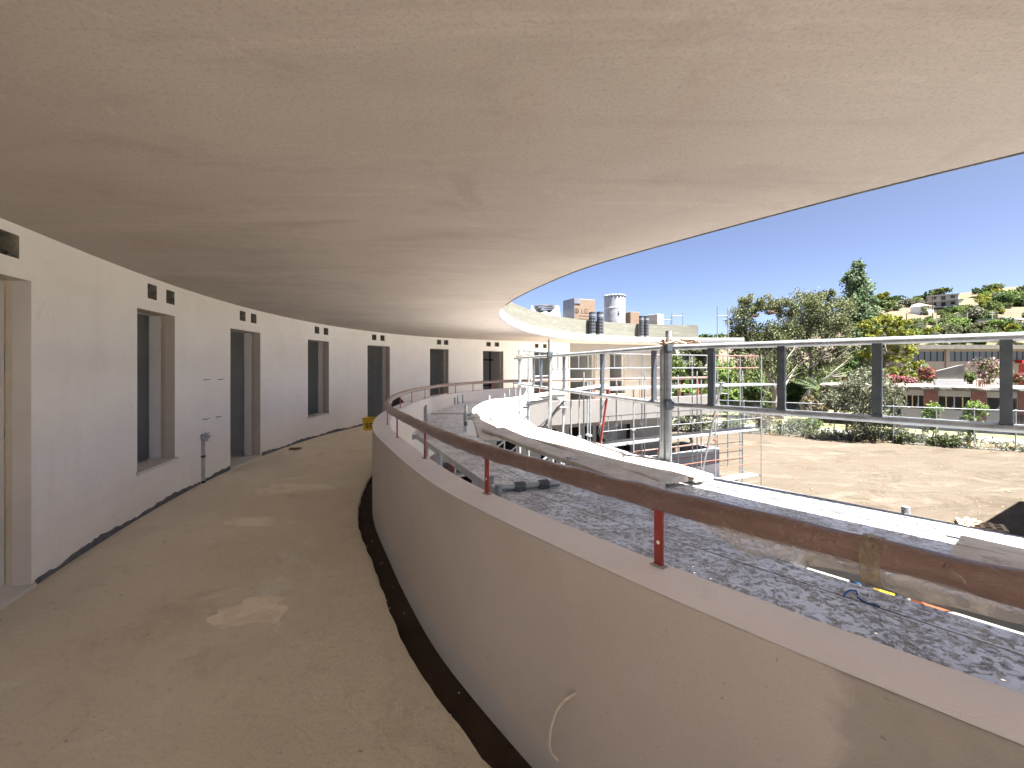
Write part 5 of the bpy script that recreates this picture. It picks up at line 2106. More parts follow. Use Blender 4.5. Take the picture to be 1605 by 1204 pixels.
# palm
Y5 = 43.0
L5 = ((1288 - XC) / F * Y5, Y5, GZ)
pm = thing('palm_tree', 'low palm with long arching fronds between the pale trees and the ruin', 'palm', L5)
mb = MB()
mb.tube([(0, 0, -.1), (.05, 0, 1.4), (.1, 0, 2.6)], [.32, .26, .24], 10, jit=.12)
mb.build('trunk', M['barkdark'], pm, smooth='all', local=True)
for i in range(24):
    a = i * 2.4
    e = R(12 + (i * 37 % 60))
    L = random.uniform(2.4, 3.2)
    d = Vector((math.cos(a), math.sin(a), 0))
    side = Vector((-d.y, d.x, 0))
    pts = []
    for j in range(9):
        f = j / 8
        pts.append(Vector((.1, 0, 2.6)) + d * (L * f * math.cos(e)) + Vector((0, 0, L * f * math.sin(e) - 1.5 * f * f * math.cos(e))))
    mb = MB()
    mb.tube(pts, [.03 * (1 - .8 * j / 8) for j in range(9)], 4)
    for j in range(1, 17):
        f = j / 17
        q = f * 8
        p = pts[int(q)].lerp(pts[min(8, int(q) + 1)], q - int(q))
        ll = .55 * (1 - abs(f - .45) * 1.1)
        for sg in (-1, 1):
            t_ = p + side * sg * ll + d * .25 + Vector((0, 0, .10))
            mb.add([p, p + d * .05, t_], [(0, 1, 2)])
    mb.build('frond', M['l_poplar'] if i % 5 else M['l_dry'], pm, local=True)

# leafy trees seen through the far scaffold and behind the courtyard wing
bgt = [(1062, 585, 655, 46, 24, 38, 'l_mid', 'bushy green tree seen through the scaffold just right of the double post'), (1095, 570, 655, 40, 26, 40, 'l_euc', 'dusty green tree seen between guard rail and parapet'), (1128, 582, 655, 52, 22, 36, 'l_fresh', 'bright green bushy tree behind the ladder tower'),
       (1160, 590, 655, 56, 26, 32, 'l_mid', 'mid green tree behind the end of the far scaffold'), (1185, 615, 655, 44, 16, 18, 'l_dark', 'dark green shrub left of the leaning pale trunk'), (1075, 620, 655, 36, 18, 18, 'l_fresh', 'fresh green shrub low behind the far parapet'),
       (1140, 625, 660, 38, 18, 16, 'l_fresh', 'fresh green shrub low behind the far scaffold end'), (1245, 620, 655, 50, 20, 22, 'l_dark', 'dark shrub between the two pale trunks'), (1275, 632, 655, 42, 18, 12, 'l_dry', 'tawny dry shrub below the palm'), (1322, 590, 655, 58, 18, 28, 'l_dark', 'dark tree in the gap under the poplar'),
       (1205, 545, 640, 70, 26, 40, 'l_mid', 'green tree far behind the nest tree'), (1120, 540, 640, 80, 26, 20, 'l_dark', 'dark wooded tree far behind the ladder tower'), (1165, 535, 640, 85, 22, 18, 'l_euc', 'dusty tree far behind the far roof end')]
for i, (px, py, pbse, Y, hw, hh, lm, lb) in enumerate(bgt):
    loc = ((px - XC) / F * Y, Y, GZ)
    z = EYE - (py - YH) * Y / F - GZ
    k = Y / F
    bl = []
    for q in range(7):
        bl.append((random.uniform(-.6, .6) * hw * k, random.uniform(-.6, .6) * hw * k, max(hh * k * .35, z + random.uniform(-.65, .55) * hh * k), hw * k * .55, hw * k * .55, hh * k * .42, 24))
    tree('bushy_tree', lb, loc, z + hh * k, bl, M[lm], M['barkdark'], .30 * max(1, Y / 50), 22, .8, .14, 7, 1.4, seed=30 + i, group='leafy trees beyond the building')
for i in range(17):
    px = 1105 + i * 15
    Y = 52 + (i * 7) % 17
    h = random.uniform(4.6, 6.4) * Y / 58
    lm = ('l_mid', 'l_fresh', 'l_dark', 'l_euc', 'l_mid')[i % 5]
    w = random.uniform(1.9, 2.8)
    where = ['behind the ladder tower', 'left of the leaning pale trunk', 'behind the leaning pale trunk', 'between the two pale trunks', 'behind the straight pale trunk', 'behind the palm', 'under the poplar', 'between poplar and pine'][i * 8 // 17]
    tree('background_bush', f"{('green', 'bright', 'dark', 'dusty', 'mid-green')[i % 5]} bush {where} beyond the fence, {'nearer' if Y < 57 else 'farther'} row", ((px - XC) / F * Y, Y, GZ), h,
         [(random.uniform(-.7, .7) * w, random.uniform(-.5, .5) * w, h * random.uniform(.15, .75), w * .55, w * .5, h * .26, 22) for _ in range(10)], M[lm], M['barkdark'], .34, 20, .7, .10, 5, 1, seed=140 + i, group='bushes beyond the fence', cat='bush')
c = on(1085, 700, GZ)
c = ((1082 - XC) / F * 29.5, 29.5, GZ)
tree('olive_tree', 'small olive tree seen low through the far scaffold decks', c, 3.6,
     crown_px([(1075, 648, 20, 12, 30), (1096, 655, 16, 12, 24), (1062, 662, 12, 10, 14), (1085, 672, 22, 10, 24), (1102, 672, 10, 8, 10)], 29.5, c), M['l_olive'], M['barkdark'], .17, 22, .7, .12, 7, 1.0, shell=.3, seed=61)

# fence along the yard
fA, fB = Vector((12.0, 39.0)), Vector((36.0, 24.1))
fd = (fB - fA).normalized()
fl_ = (fB - fA).length
fe = thing('chain_link_fence', 'galvanised chain link fence along the back of the bare yard', 'fence', (fA.x, fA.y, GZ))
FH = 2.5
for px in (1118, 1140, 1166, 1192, 1225.5, 1271, 1307.5, 1360, 1400, 1467.5, 1527, 1592, 1650):
    k = (px - XC) / F
    e0, e1 = fA.x - k * fA.y, fB.x - k * fB.y
    q = fA + (fB - fA) * (e0 / (e0 - e1))
    mb = MB()
    mb.tube([(q.x, q.y, GZ - .05), (q.x, q.y, GZ + FH)], .035, 8)
    mb.lathe([(.04, 0), (.03, .03), (.005, .045)], 8, (q.x, q.y, GZ + FH))
    mb.build('post', M['galv'], fe, smooth=True)
for z in (GZ + FH - .03, GZ + .06):
    mb = MB()
    mb.tube([(fA.x, fA.y, z), (fB.x, fB.y, z)], .026 if z > -2 else .02, 8)
    mb.build('top_rail' if z > -2 else 'bottom_rail', M['galv'], fe, smooth=True)
mb = MB()
w_ = .0028
for s in np.arange(-FH, fl_, .13):
    for sg in (1, -1):
        a0, a1 = (s, s + FH) if sg > 0 else (s + FH, s)
        z0_, z1_ = GZ + .06, GZ + FH - .03
        p0, p1 = fA + fd * max(0, min(fl_, a0)), fA + fd * max(0, min(fl_, a1))
        za = z0_ + (z1_ - z0_) * ((max(0, min(fl_, a0)) - a0) / (a1 - a0))
        zb = z0_ + (z1_ - z0_) * ((max(0, min(fl_, a1)) - a0) / (a1 - a0))
        nn = Vector((-fd.y, fd.x)) * .004
        mb.add([(p0.x, p0.y, za - w_), (p1.x, p1.y, zb - w_), (p1.x + nn.x, p1.y + nn.y, zb + w_), (p0.x + nn.x, p0.y + nn.y, za + w_)], [(0, 1, 2, 3)])
stuff(mb.build('wire_mesh', M['galv'], fe))
for px0, py0, px1, py1 in ((1290, 670, 1282, 678), (1202, 660, 1192, 668)):
    a, b = on(px0, py1, GZ), on(px1, py1, GZ)
    mb = MB()
    mb.tube([(a[0], a[1] - .4, GZ + .55), (b[0], b[1] - .4, GZ)], .03, 6)
    mb.build('stay', M['galv'], fe, smooth=True)

# lane and paving behind the fence
mb = MB()
nF = Vector((-fd.y, fd.x))
if nF.y < 0:
    nF = -nF
for a, b, t0, t1, z in ((2.2, 6.2, -2, fl_ + 12, .012),):
    p = [fA + fd * t0 + nF * a, fA + fd * t1 + nF * a, fA + fd * t1 + nF * b, fA + fd * t0 + nF * b]
    mb.add([(q.x, q.y, GZ + z) for q in p], [(0, 1, 2, 3)])
struct(mb.build('lane', M['paving']))

# weeds along the fence
def tufts(name, n, fn, size, mat, label):
    c = []
    for _ in range(n):
        x, y, h, r = fn()
        m_ = 26
        a = RNG.uniform(0, 6.28, m_)
        rr = r * RNG.uniform(0, 1, m_) ** .6
        c.append(np.stack([x + rr * np.cos(a), y + rr * np.sin(a), GZ + RNG.uniform(0, 1, m_) ** 1.3 * h * (1 - .5 * rr / r)], 1))
    return stuff(tag(link(name, leaf_mesh(name, np.vstack(c), size, mat, None, -.6, .35)), label, 'weeds'))


def weed_pos():
    t = random.uniform(0, fl_)
    o_ = random.uniform(.1, 1.9)
    q = fA + fd * t + nF * o_
    h = random.uniform(.25, .8) * (1.4 if random.random() < .15 else 1)
    return q.x, q.y, h, random.uniform(.25, .7)


tufts('weeds', 240, weed_pos, .24, M['l_weed'], 'dusty green weeds growing along the foot of the chain link fence')


def dry_pos():
    t = random.uniform(0, fl_)
    q = fA + fd * t + nF * random.uniform(-.2, 2.4)
    return q.x, q.y, random.uniform(.1, .4), random.uniform(.3, .8)


tufts('dry_grass', 320, dry_pos, .2, M['l_dry'], 'straw coloured dry grass along the fence and lane edge')
for i, (px, py, Y, w, h, lm, lb) in enumerate(((1155, 668, 37, 1.3, 1.0, 'l_weed', 'grey-green fence shrub leftmost, beyond the far scaffold'), (1190, 655, 38, 1.2, 1.5, 'l_dry', 'straw coloured fence shrub left of the box uprights'), (1240, 672, 35.5, 1.6, 1.2, 'l_weed', 'rounded green fence shrub left of the olive tree'),
                                              (1265, 668, 36, 1.2, 1.0, 'l_mid', 'darker green fence shrub left of the olive tree'), (1425, 690, 30.5, 1.3, .9, 'l_weed', 'dusty fence shrub right of the olive tree'), (1395, 685, 32, 1.0, .8, 'l_mid', 'green fence shrub close beside the olive tree'), (1495, 698, 29.2, 1.4, .8, 'l_weed', 'low dusty fence shrub between the two saplings'))):
    loc = ((px - XC) / F * Y, Y, GZ)
    tree('fence_shrub', lb, loc, h, [(random.uniform(-.6, .6) * w, random.uniform(-.4, .4), h * random.uniform(.3, .65), w * .5, w * .45, h * .42, 18) for _ in range(6)], M[lm], M['barkdark'], .15, 18, .6, .04, 5, .5, seed=80 + i, group='shrubs along the fence', cat='shrub')
# two young trees before the ruin
for px, py, top, lb, sd in ((1463, 690, 636, 'young green tree before the ruin, left of the two', 91), (1530, 697, 634, 'young green tree before the ruin, right of the two', 92)):
    Y = 5.13 / (py - YH) * F
    loc = ((px - XC) / F * Y, Y, GZ)
    h = (py - top) * Y / F
    tree('young_tree', lb, loc, h, [(random.uniform(-.45, .45), random.uniform(-.3, .3), h * q, .42, .4, .32, 13) for q in (.3, .42, .52, .62, .7, .78, .86, .93, .97)], M['l_fresh'], M['barkdark'], .16, 15, .9, .05, 9, .6, seed=sd, group='young trees before the ruin')

# ruined low building with flat slab roof
rA, rB = Vector((28.8, 42.3)), Vector((46.0, 28.6))
rd = (rB - rA).normalized()
rn = Vector((rd.y, -rd.x))
if rn.y > 0:
    rn = -rn       # towards the yard
ra = math.atan2(rd.y, rd.x)
rM = rotm(ra)
ru = thing('ruined_building', 'derelict low building with plum pillars, broken windows and crumbling roof slab', 'building', (rA.x, rA.y, GZ), ra)
# local frame: x along facade, -y towards the yard


def fx(px, off=0):
    """distance along the facade line at a bearing"""
    k = (px - XC) / F
    a = rA + rn * off
    den = rd.x - k * rd.y
    return (k * a.y - a.x) / den


RL = (rB - rA).length
x_s = fx(1405)
zr0 = 3.22
pill = [fx(1459.5), fx(1534), fx(1608), fx(1690)]
bays = [(fx(1412), pill[0] - .42), (pill[0] + .42, pill[1] - .42), (pill[1] + .42, pill[2] - .42), (pill[2] + .42, pill[3] - .42)]
for i, (a, b) in enumerate(bays):
    mb = MB()
    mb.box(a, b, -.02, .18, -.1, 1.62)
    mb.build('sill_wall', M['oldwhite'], ru, local=True)
    mb = MB()
    mb.box(a, b, .0, .16, 2.72, zr0 - .002)
    mb.build('lintel', M['oldwhite'], ru, local=True)
    nw = 4 if i != 2 else 2
    for q in range(nw + 1):
        x = a + (b - a) * q / nw
        mb = MB()
        mb.box(x - .035, x + .035, .03, .10, 1.622, 2.718)
        mb.build('window_post', M['pallet'] if (q + i) % 3 else M['oldwhite'], ru, local=True)
    # remaining broken pane fragments
    for q in range(nw):
        if random.random() < .45:
            x = a + (b - a) * q / nw + .05
            w = (b - a) / nw - .1
            mb = MB()
            mb.add([(x, .06, 1.63), (x + w, .06, 1.63), (x + w, .06, 1.63 + random.uniform(.2, .7)), (x + w * .6, .06, 1.7), (x + w * .3, .06, 1.63 + random.uniform(.05, .3)), (x, .06, 1.75)], [(0, 1, 2, 3, 4, 5)])
            mb.build('broken_pane', M['filmwhite'], ru, local=True)
for p in pill:
    mb = MB()
    mb.bbox(p - .41, p + .41, -.10, .30, -.1, zr0 - .002, .015)
    mb.build('pillar', M['mauvedark'], ru, local=True)
# crumbling slab roof, ragged front edge
mb = MB()
xa = fx(1285, .9)
n = 70
vs, fs = [], []
for i in range(n):
    x = xa + (RL - xa) * i / (n - 1)
    e = -.95 + random.uniform(-.05, .05)
    for y, z in ((6, zr0 + .34), (e + .10, zr0 + .34), (e + random.uniform(-.04, .06), zr0 + .26), (e + random.uniform(-.03, .03), zr0 + .12), (e + random.uniform(.0, .09), zr0 + random.uniform(-.01, .02)), (6, zr0)):
        vs.append((x, y, z))
    if i:
        for j in range(5):
            a = (i - 1) * 6 + j
            fs.append((a, a + 6, a + 7, a + 1))
fs.append(tuple(range(6)))
mb.add(vs, fs)
mb.build('roof_slab', M['roofgrey'], ru, local=True)
mb = MB()
mb.box(x_s - 2, RL, 5.2, 5.4, -.1, zr0 - .003)
mb.box(x_s - .2, x_s, .2, 5.2, -.1, zr0 - .003)
mb.build('rear_wall', M['lowwall'], ru, local=True)
mb = MB()
mb.box(fx(1292), fx(1292) + .25, 0, .25, -.1, zr0 - .002)
mb.box(fx(1306), fx(1306) + .25, .4, .65, -.1, zr0 - .002)
mb.build('corner_post', M['mauvedark'], ru, local=True)
# wedge shaped concrete chimney block
x0, x1 = fx(1466, -1.2), fx(1511, -1.2)
mb = MB()
zb = zr0 + .34
mb.add([(x0, 1.2, zb), (x1, 1.2, zb), (x1, 1.2, zb + .48), (x0, 1.2, zb + .48), (x0, 2.6, zb), (x1, 2.6, zb), (x1, 2.6, zb + .48), (x0, 2.6, zb + .48)], [(0, 1, 2, 3), (1, 5, 6, 2), (3, 2, 6, 7), (0, 3, 7, 4), (4, 7, 6, 5)])
mb.build('plinth', M['wall'], ru, local=True)
mb = MB()
za, zc_ = zb + .485, zb + 1.05
mb.add([(x0 + .1, 1.3, za), (x1 + .02, 1.3, za), (x1 + .02, 1.3, za + 1.25), (x1 - .25, 1.3, za + 1.2), (x0 + .1, 1.3, za + .72), (x0 + .1, 2.5, za), (x1 + .02, 2.5, za), (x1 + .02, 2.5, za + 1.25), (x1 - .25, 2.5, za + 1.2), (x0 + .1, 2.5, za + .72)],
       [(0, 1, 2, 3, 4), (9, 8, 7, 6, 5), (0, 4, 9, 5), (1, 6, 7, 2), (2, 7, 8, 3), (3, 8, 9, 4)])
mb.build('wedge_wall', M['concrete'], ru, local=True)
for px in (1319, 1324, 1332, 1398, 1404, 1417, 1530, 1534, 1540):
    x = fx(px)
    mb = MB()
    for q in range(3):
        xx = x + q * .1
        mb.tube([(xx, -.2 + q * .1, zb), (xx + random.uniform(-.06, .06), -.2, zb + random.uniform(.35, .6))], .022, 5)
    mb.build('starter_bars', M['rust'], ru, local=True)
mb = MB()
for q in range(5):
    mb.box(fx(1590) + q * .25, fx(1590) + q * .25 + .2, -.12, -.08, .1, 1.5)
mb.build('mesh_gate', M['darksteel'], ru, local=True)

# long hall behind
hl = thing('long_hall', 'long mauve hall with ribbon windows and grey roof behind the ruin', 'building', (52, 65, GZ))
HY = 65.0


def hx(px):
    return (px - XC) / F * HY - 52


def hz(py):
    return EYE - (py - YH) * HY / F - GZ


mb = MB()
x0, x1 = hx(1412), hx(1850)
zt = hz(547)
wins = [(1420, 1480), (1488, 1566), (1586, 1660), (1670, 1740)]
zb_, zw0, zw1 = -.2, hz(566.5), hz(551)
xs = [x0] + [v for w in wins for v in (hx(w[0]), hx(w[1]))] + [x1]
for i in range(len(xs) - 1):
    if i % 2 == 0:
        mb.box(xs[i], xs[i + 1], 0, .3, zb_, zt)
    else:
        mb.box(xs[i], xs[i + 1], 0, .3, zb_, zw0)
        mb.box(xs[i], xs[i + 1], 0, .3, zw1, zt)
mb.box(x0, x0 + .3, .301, 14, zb_, zt)
mb.build('wall', M['mauve'], hl, local=True)
for px in (1484, 1576, 1665):
    mb = MB()
    mb.box(hx(px) - .25, hx(px) + .25, -.18, -.002, zb_, zt)
    mb.build('pier', M['mauve'], hl, local=True)
for i, (a, b) in enumerate(wins):
    a, b = hx(a), hx(b)
    mb = MB()
    nw = 8 if i else 6
    for q in range(nw + 1):
        x = a + (b - a) * q / nw
        mb.box(x - .035, x + .035, .05, .15, zw0, zw1)
    wf = stuff(mb.build('window', M['darksteel'], hl, local=True))
    for q in range(nw):
        p, q2 = a + (b - a) * q / nw + .02, a + (b - a) * (q + 1) / nw - .02
        mb = MB()
        ti = random.uniform(-.012, .012)
        mb.add([(p, .10, zw0), (q2, .10 + ti, zw0), (q2, .10 + ti, zw1), (p, .10, zw1)], [(0, 1, 2, 3)])
        mb.build('pane', M['glass'], wf, local=True)
mb = MB()
mb.box(x0 - .8, x1, -.9, 14, zt + .002, hz(541.5))
mb.box(x0 - .6, x1, -.95, -.9, zt - .05, hz(541))
mb.build('roof', M['roofgrey'], hl, local=True)
mb = MB()
mb.box(hx(1597), hx(1640), -.06, -.002, zb_, hz(571))
mb.build('red_door', M['redpaint'], hl, local=True)
mb = MB()
mb.box(hx(1591), hx(1645), -.9, -.01, hz(569.5), hz(564.5))
mb.build('canopy', M['redpaint'], hl, local=True)

# oleanders between ruin and hall
for i, (px, py, Y, hw, hh, fm, n, lb) in enumerate(((1438, 583, 54, 14, 15, 'f_white', .35, 'white flowering oleander beside the pine'), (1458, 586, 52, 15, 11, 'f_red', .5, 'crimson flowering oleander left of the wedge wall'), (1405, 594, 50, 10, 5, 'f_red', .45, 'low crimson oleander at the left end of the ruin roof'),
                                                    (1545, 580, 50, 22, 17, 'f_mauve', .45, 'large pale pink oleander right of the wedge wall'), (1520, 590, 52, 10, 8, 'l_weed', .5, 'grey-green shrub beside the wedge wall'), (1600, 592, 49, 12, 9, 'f_red', .4, 'crimson oleander at the red door'), (1575, 588, 54, 14, 14, 'l_mid', .5, 'green shrub behind the pale pink oleander'),
                                                    (1425, 596, 49, 10, 5, 'f_pink', .35, 'small pink oleander left of the crimson one'))):
    loc = ((px - XC) / F * Y, Y, GZ)
    rng = np.random.default_rng(200 + i)
    o = thing('oleander', lb, 'shrub', loc, 0, 'oleanders behind the ruin')
    k = Y / F
    zc_ = EYE - (py - YH) * k - GZ
    bl = [(random.uniform(-.6, .6) * hw * k, random.uniform(-.5, .5) * hw * k, zc_ + random.uniform(-.8, .6) * hh * k, hw * k * .5, hw * k * .5, hh * k * .5, 16) for _ in range(9)]
    bl += [(random.uniform(-.4, .4) * hw * k, 0, zc_ * q, hw * k * .55, hw * k * .5, zc_ * .2, 14) for q in (.25, .45, .65)]
    c = clumps(bl, 16, .5, rng)
    link('foliage', leaf_mesh('foliage', c, .22, M['l_mid'], None, 0, .35, rng), o)
    nf = int(len(c) * n * .55)
    if fm.startswith('f_'):
        top = c[c[:, 2] > zc_ - hh * k * .7]
        sel = top[rng.integers(0, len(top), nf)] + rng.normal(size=(nf, 3)) * .08
        link('blossom', leaf_mesh('blossom', sel, .19, M[fm], None, 0, .9, rng), o)
    mb = MB()
    for q in range(5):
        mb.tube([(0, 0, 0), (random.uniform(-.5, .5) * hw * k, random.uniform(-.4, .4), zc_)], [.04, .015], 5)
    mb.build('stems', M['barkdark'], o, local=True)

# white apartment block glimpsed under the roof end
ab = thing('apartment_block', 'cream and white apartment block glimpsed below the far roof end', 'building', at(1040, 575, 58)[:2] + (GZ,))
ax0 = (1040 - XC) / F * 58


def bx_(px):
    return (px - XC) / F * 58 - ax0


def bz_(py):
    return EYE - (py - YH) * 58 / F - GZ


mb = MB()
mb.box(bx_(1020), bx_(1112), 0, 9, -.1, bz_(543))
mb.build('wall', M['drywall'], ab, local=True)
for a, b in ((1018, 1038), (1084, 1091)):
    mb = MB()
    mb.box(bx_(a), bx_(b), -.12, -.002, bz_(565), bz_(545))
    mb.build('cream_panel', M['card'], ab, local=True)
for a, b, c_0, c_1 in ((1060, 1076, 565, 549), (1084, 1108, 566, 549), (1048, 1054, 600, 560), (1062, 1074, 600, 572), (1082, 1100, 600, 574)):
    mb = MB()
    mb.box(bx_(a), bx_(b), -.05, -.003, bz_(c_0), bz_(c_1))
    w = mb.build('window', M['darksteel'], ab, local=True)
    mb = MB()
    mb.box(bx_(a) + .08, bx_(b) - .08, -.065, -.0505, bz_(c_0) + .08, bz_(c_1) - .08)
    mb.build('pane', M['glass'], w, local=True)
for px in (1057, 1080, 1108):
    mb = MB()
    mb.box(bx_(px) - .22, bx_(px) + .22, -1.2, -.8, -.1, bz_(546))
    mb.build('column', M['wall'], ab, local=True)
mb = MB()
mb.box(bx_(1018), bx_(1114), -1.3, 9.2, bz_(543) + .003, bz_(540))
mb.build('roof', M['concrete'], ab, local=True)

# pallet and beam lying on the yard at the lower right
c = on(1538, 828, GZ)
pl = thing('wooden_pallet', 'pale wooden pallet lying on the earth at the edge of the shadow', 'pallet', (c[0], c[1], GZ), R(-38))
for q in range(5):
    mb = MB()
    mb.box(-.55 + q * .25, -.55 + q * .25 + .10, -.4, .4, .10, .125)
    mb.build('slat', M['pallet'], pl, local=True)
for y in (-.38, 0, .3):
    mb = MB()
    mb.box(-.56, .56, y, y + .09, 0, .099)
    mb.build('bearer', M['pallet'], pl, local=True)
c = on(1517, 821, GZ)
tb = thing('timber_offcut', 'two yellowish timber offcuts lying beside the pallet', 'timber', (c[0], c[1], GZ), R(35))
for q in range(2):
    mb = MB()
    mb.box(-.5, .5, -.12 + q * .16, -.02 + q * .16, 0, .09)
    mb.build('beam', M['pallet'], tb, local=True)
# scattered stones and clods on the yard
mb = MB()
for _ in range(420):
    px, py = random.uniform(1130, 1640), random.uniform(688, 840)
    x, y, z = on(px, py, GZ)
    if y > 33 - (x - 20) * .5:
        continue
    r = random.uniform(.015, .05) * (2 if random.random() < .05 else 1)
    mb.lathe([(r * .8, -r * .3), (r * random.uniform(.8, 1.1), r * .25), (r * .4, r * .7)], 5, (x, y, z))
stuff(tag(mb.build('stones', M['soilpile']), 'small stones and clods scattered over the bare earth yard', 'stones'))
for px, py, sx, lb in ((1530, 700, 1.6, 'low heap of reddish turned soil near the fence, right of the olive tree'), (1580, 703, .9, 'smaller heap of turned soil near the fence at the right edge')):
    c = on(px, py, GZ)
    mb = MB()
    mb.lathe([(1, 0), (.75, .14), (.45, .24), (.1, .28)], 16, (0, 0, 0))
    mb.v = [(c[0] + x * sx + random.uniform(-.1, .1), c[1] + y * .8 + random.uniform(-.08, .08), GZ - .01 + z * 1.2 + random.uniform(-.04, .04)) for x, y, z in mb.v]
    tag(mb.build('soil_heap', M['soilpile'], smooth='all'), lb, 'soil')

# ------------------------------------------------------------------ hillside
def hill_z(X, Y):
    a = X / max(Y, 1)
    sl_ = np.interp(a, [-1.2, 0, .25, .4, .5, .62, .72, .80, .95, 1.12, 1.5, 2.2], [.0, .015, .04, .062, .07, .085, .12, .143, .158, .178, .19, .17])
    zr_ = EYE + 260 * sl_
    t = min(1, max(0, (Y - 92) / 168))
    nz = .9 * math.sin(X * .07 + 1) * math.sin(Y * .06) + .5 * math.sin(X * .17 + Y * .11)
    if Y <= 260:
        return GZ - .6 + (zr_ - GZ + .6) * t ** 1.2 + nz * t * (1 - t) * 3
    return zr_ - (Y - 260) * .06


mb = MB()
As = np.linspace(-.6, 2.0, 90)
Ys = list(np.linspace(92, 260, 46)) + [275, 300, 350, 420]
for i, Y in enumerate(Ys):
    for a in As:
        mb.v.append((a * Y, Y, hill_z(a * Y, Y)))
n = len(As)
for i in range(len(Ys) - 1):
    for j in range(n - 1):
        a = i * n + j
        mb.f.append((a, a + 1, a + n + 1, a + n))
        mb.m.append(0)
struct(mb.build('hill', M['hill'], smooth='all'))


def hill_at(px, py):
    k = (px - XC) / F
    for Y in np.arange(95, 261, .5):
        if hill_z(k * Y, Y) >= EYE - (py - YH) * Y / F:
            return (k * Y, Y, hill_z(k * Y, Y))
    return (k * 259, 259.0, hill_z(k * 259, 259))


# houses on the hill
def hs(px0, px1, py1, py0, o, Y):
    k = Y / F
    return (px0 - o) * k, (px1 - o) * k, py0, py1


c = hill_at(1503, 489)
k = c[1] / F
uh = thing('unfinished_house', 'unfinished three storey concrete house on the hillside', 'house', c, R(50))
Ll, Lr = 36 * k, 40 * k
fl_h = 9.6 * k
for i in range(3):
    z0, z1 = i * fl_h, (i + 1) * fl_h
    mb = MB()
    if i == 0:
        for q in range(5):
            mb.box(q * Lr / 4.2, q * Lr / 4.2 + .5, 0, .5, -2, z1 - .4)
            mb.box(0, .5, q * Ll / 4.2, q * Ll / 4.2 + .5, -2, z1 - .4)
        mb.box(2.5, Lr, 3, Ll, -2, z1 - .4)
    else:
        mb.box(.2, Lr, .2, Ll, z0 + .001, z1 - .4)
    mb.build('wall', M['concrete'] if i != 1 else M['oldwhite'], uh, local=True)
    ov = 1.5 if i < 2 else .25
    mb = MB()
    mb.box(-ov, Lr + ov, -ov, Ll + .3, z1 - .395, z1)
    mb.build('floor_slab', M['fascia'], uh, local=True)
    if i:
        for q in range(3):
            mb = MB()
            mb.box(.14, .197, Ll * (.12 + .3 * q), Ll * (.12 + .3 * q) + 1.5, z0 + (.1 if q == 1 else .8), z1 - .75)
            mb.build('window', M['dark'], uh, local=True)
        for q, w in ((.30, 1.5), (.62, 2.4)):
            mb = MB()
            mb.box(Lr * q, Lr * q + w, .14, .197, z0 + (.1 if q < .5 else .9), z1 - .75)
            mb.build('window', M['dark'], uh, local=True)
        for q in (.0, .5, .95):
            mb = MB()
            mb.box(Lr * q, Lr * q + .4, -.02, .19, z0 + .002, z1 - .41)
            mb.build('column', M['wall'], uh, local=True)
for x, y in ((Lr * .1, Ll * .2), (Lr * .3, Ll * .7), (Lr * .5, Ll * .4)):
    mb = MB()
    mb.box(x, x + .12, y, y + .12, 3 * fl_h, 3 * fl_h + 3.5)
    mb.box(x - 1.2, x + 1.3, y, y + .1, 3 * fl_h + 2.6, 3 * fl_h + 2.75)
    mb.build('antenna', M['darksteel'], uh, local=True)
c = hill_at(1457, 492)
k = c[1] / F
sh = thing('white_shed_house', 'small white house with sloping grey roof left of the concrete house', 'house', c, R(18))
mb = MB()
mb.box(-10 * k, 10 * k, 0, 6, -1.5, 12 * k)
mb.build('wall', M['wall'], sh, local=True)
mb = MB()
mb.add([(-11 * k, -.5, 12 * k + .01), (11 * k, -.5, 12 * k + .01), (10 * k, 6, 20 * k), (-6 * k, 6, 16 * k), (-11 * k, 6.2, 12 * k), (11 * k, 6.2, 12 * k)], [(0, 1, 2, 3), (3, 2, 5, 4), (0, 3, 4), (1, 5, 2)])
mb.build('roof', M['concrete'], sh, local=True)
mb = MB()
mb.box(9 * k, 16 * k, 2, 8, 0, 17 * k)
mb.build('brick_wing', M['rooftile'], sh, local=True)
c = hill_at(1577, 461)
k = c[1] / F
rh = thing('red_roof_house', 'house with a terracotta roof on the hill crest', 'house', c, R(10))
mb = MB()
mb.box(-15 * k, 15 * k, 0, 7, -2, 5 * k)
mb.build('wall', M['wall'], rh, local=True)
mb = MB()
mb.add([(-18 * k, -.8, 5 * k), (18 * k, -.8, 5 * k), (18 * k, 8, 5 * k), (-18 * k, 8, 5 * k), (-4 * k, 3.6, 11 * k), (5 * k, 3.6, 11 * k)], [(0, 1, 5, 4), (1, 2, 5), (2, 3, 4, 5), (3, 0, 4), (3, 2, 1, 0)])
mb.build('roof', M['rooftile'], rh, local=True)
for x in (-8 * k, 4 * k):
    mb = MB()
    mb.box(x, x + 2, -.05, -.002, 1.0 * k, 3.6 * k)
    mb.build('window', M['dark'], rh, local=True)
c = hill_at(1585, 514)
k = c[1] / F
bh = thing('white_house', 'white flat-roofed house low on the hillside at the right edge', 'house', c, R(14))
mb = MB()
mb.box(-16 * k, 3 * k, 0, 8, -2, 13 * k)
mb.box(3.002 * k, 40 * k, 2, 8, -2, 13 * k)
mb.build('wall', M['wall'], bh, local=True)
mb = MB()
mb.box(-17 * k, 41 * k, -.5, 8.5, 13 * k + .004, 15.5 * k)
mb.build('roof', M['fascia'], bh, local=True)
for x in (8, 16, 24):
    mb = MB()
    mb.box(x * k, (x + 4) * k, 1.93, 1.997, 2 * k, 8 * k)
    mb.build('window', M['dark'], bh, local=True)
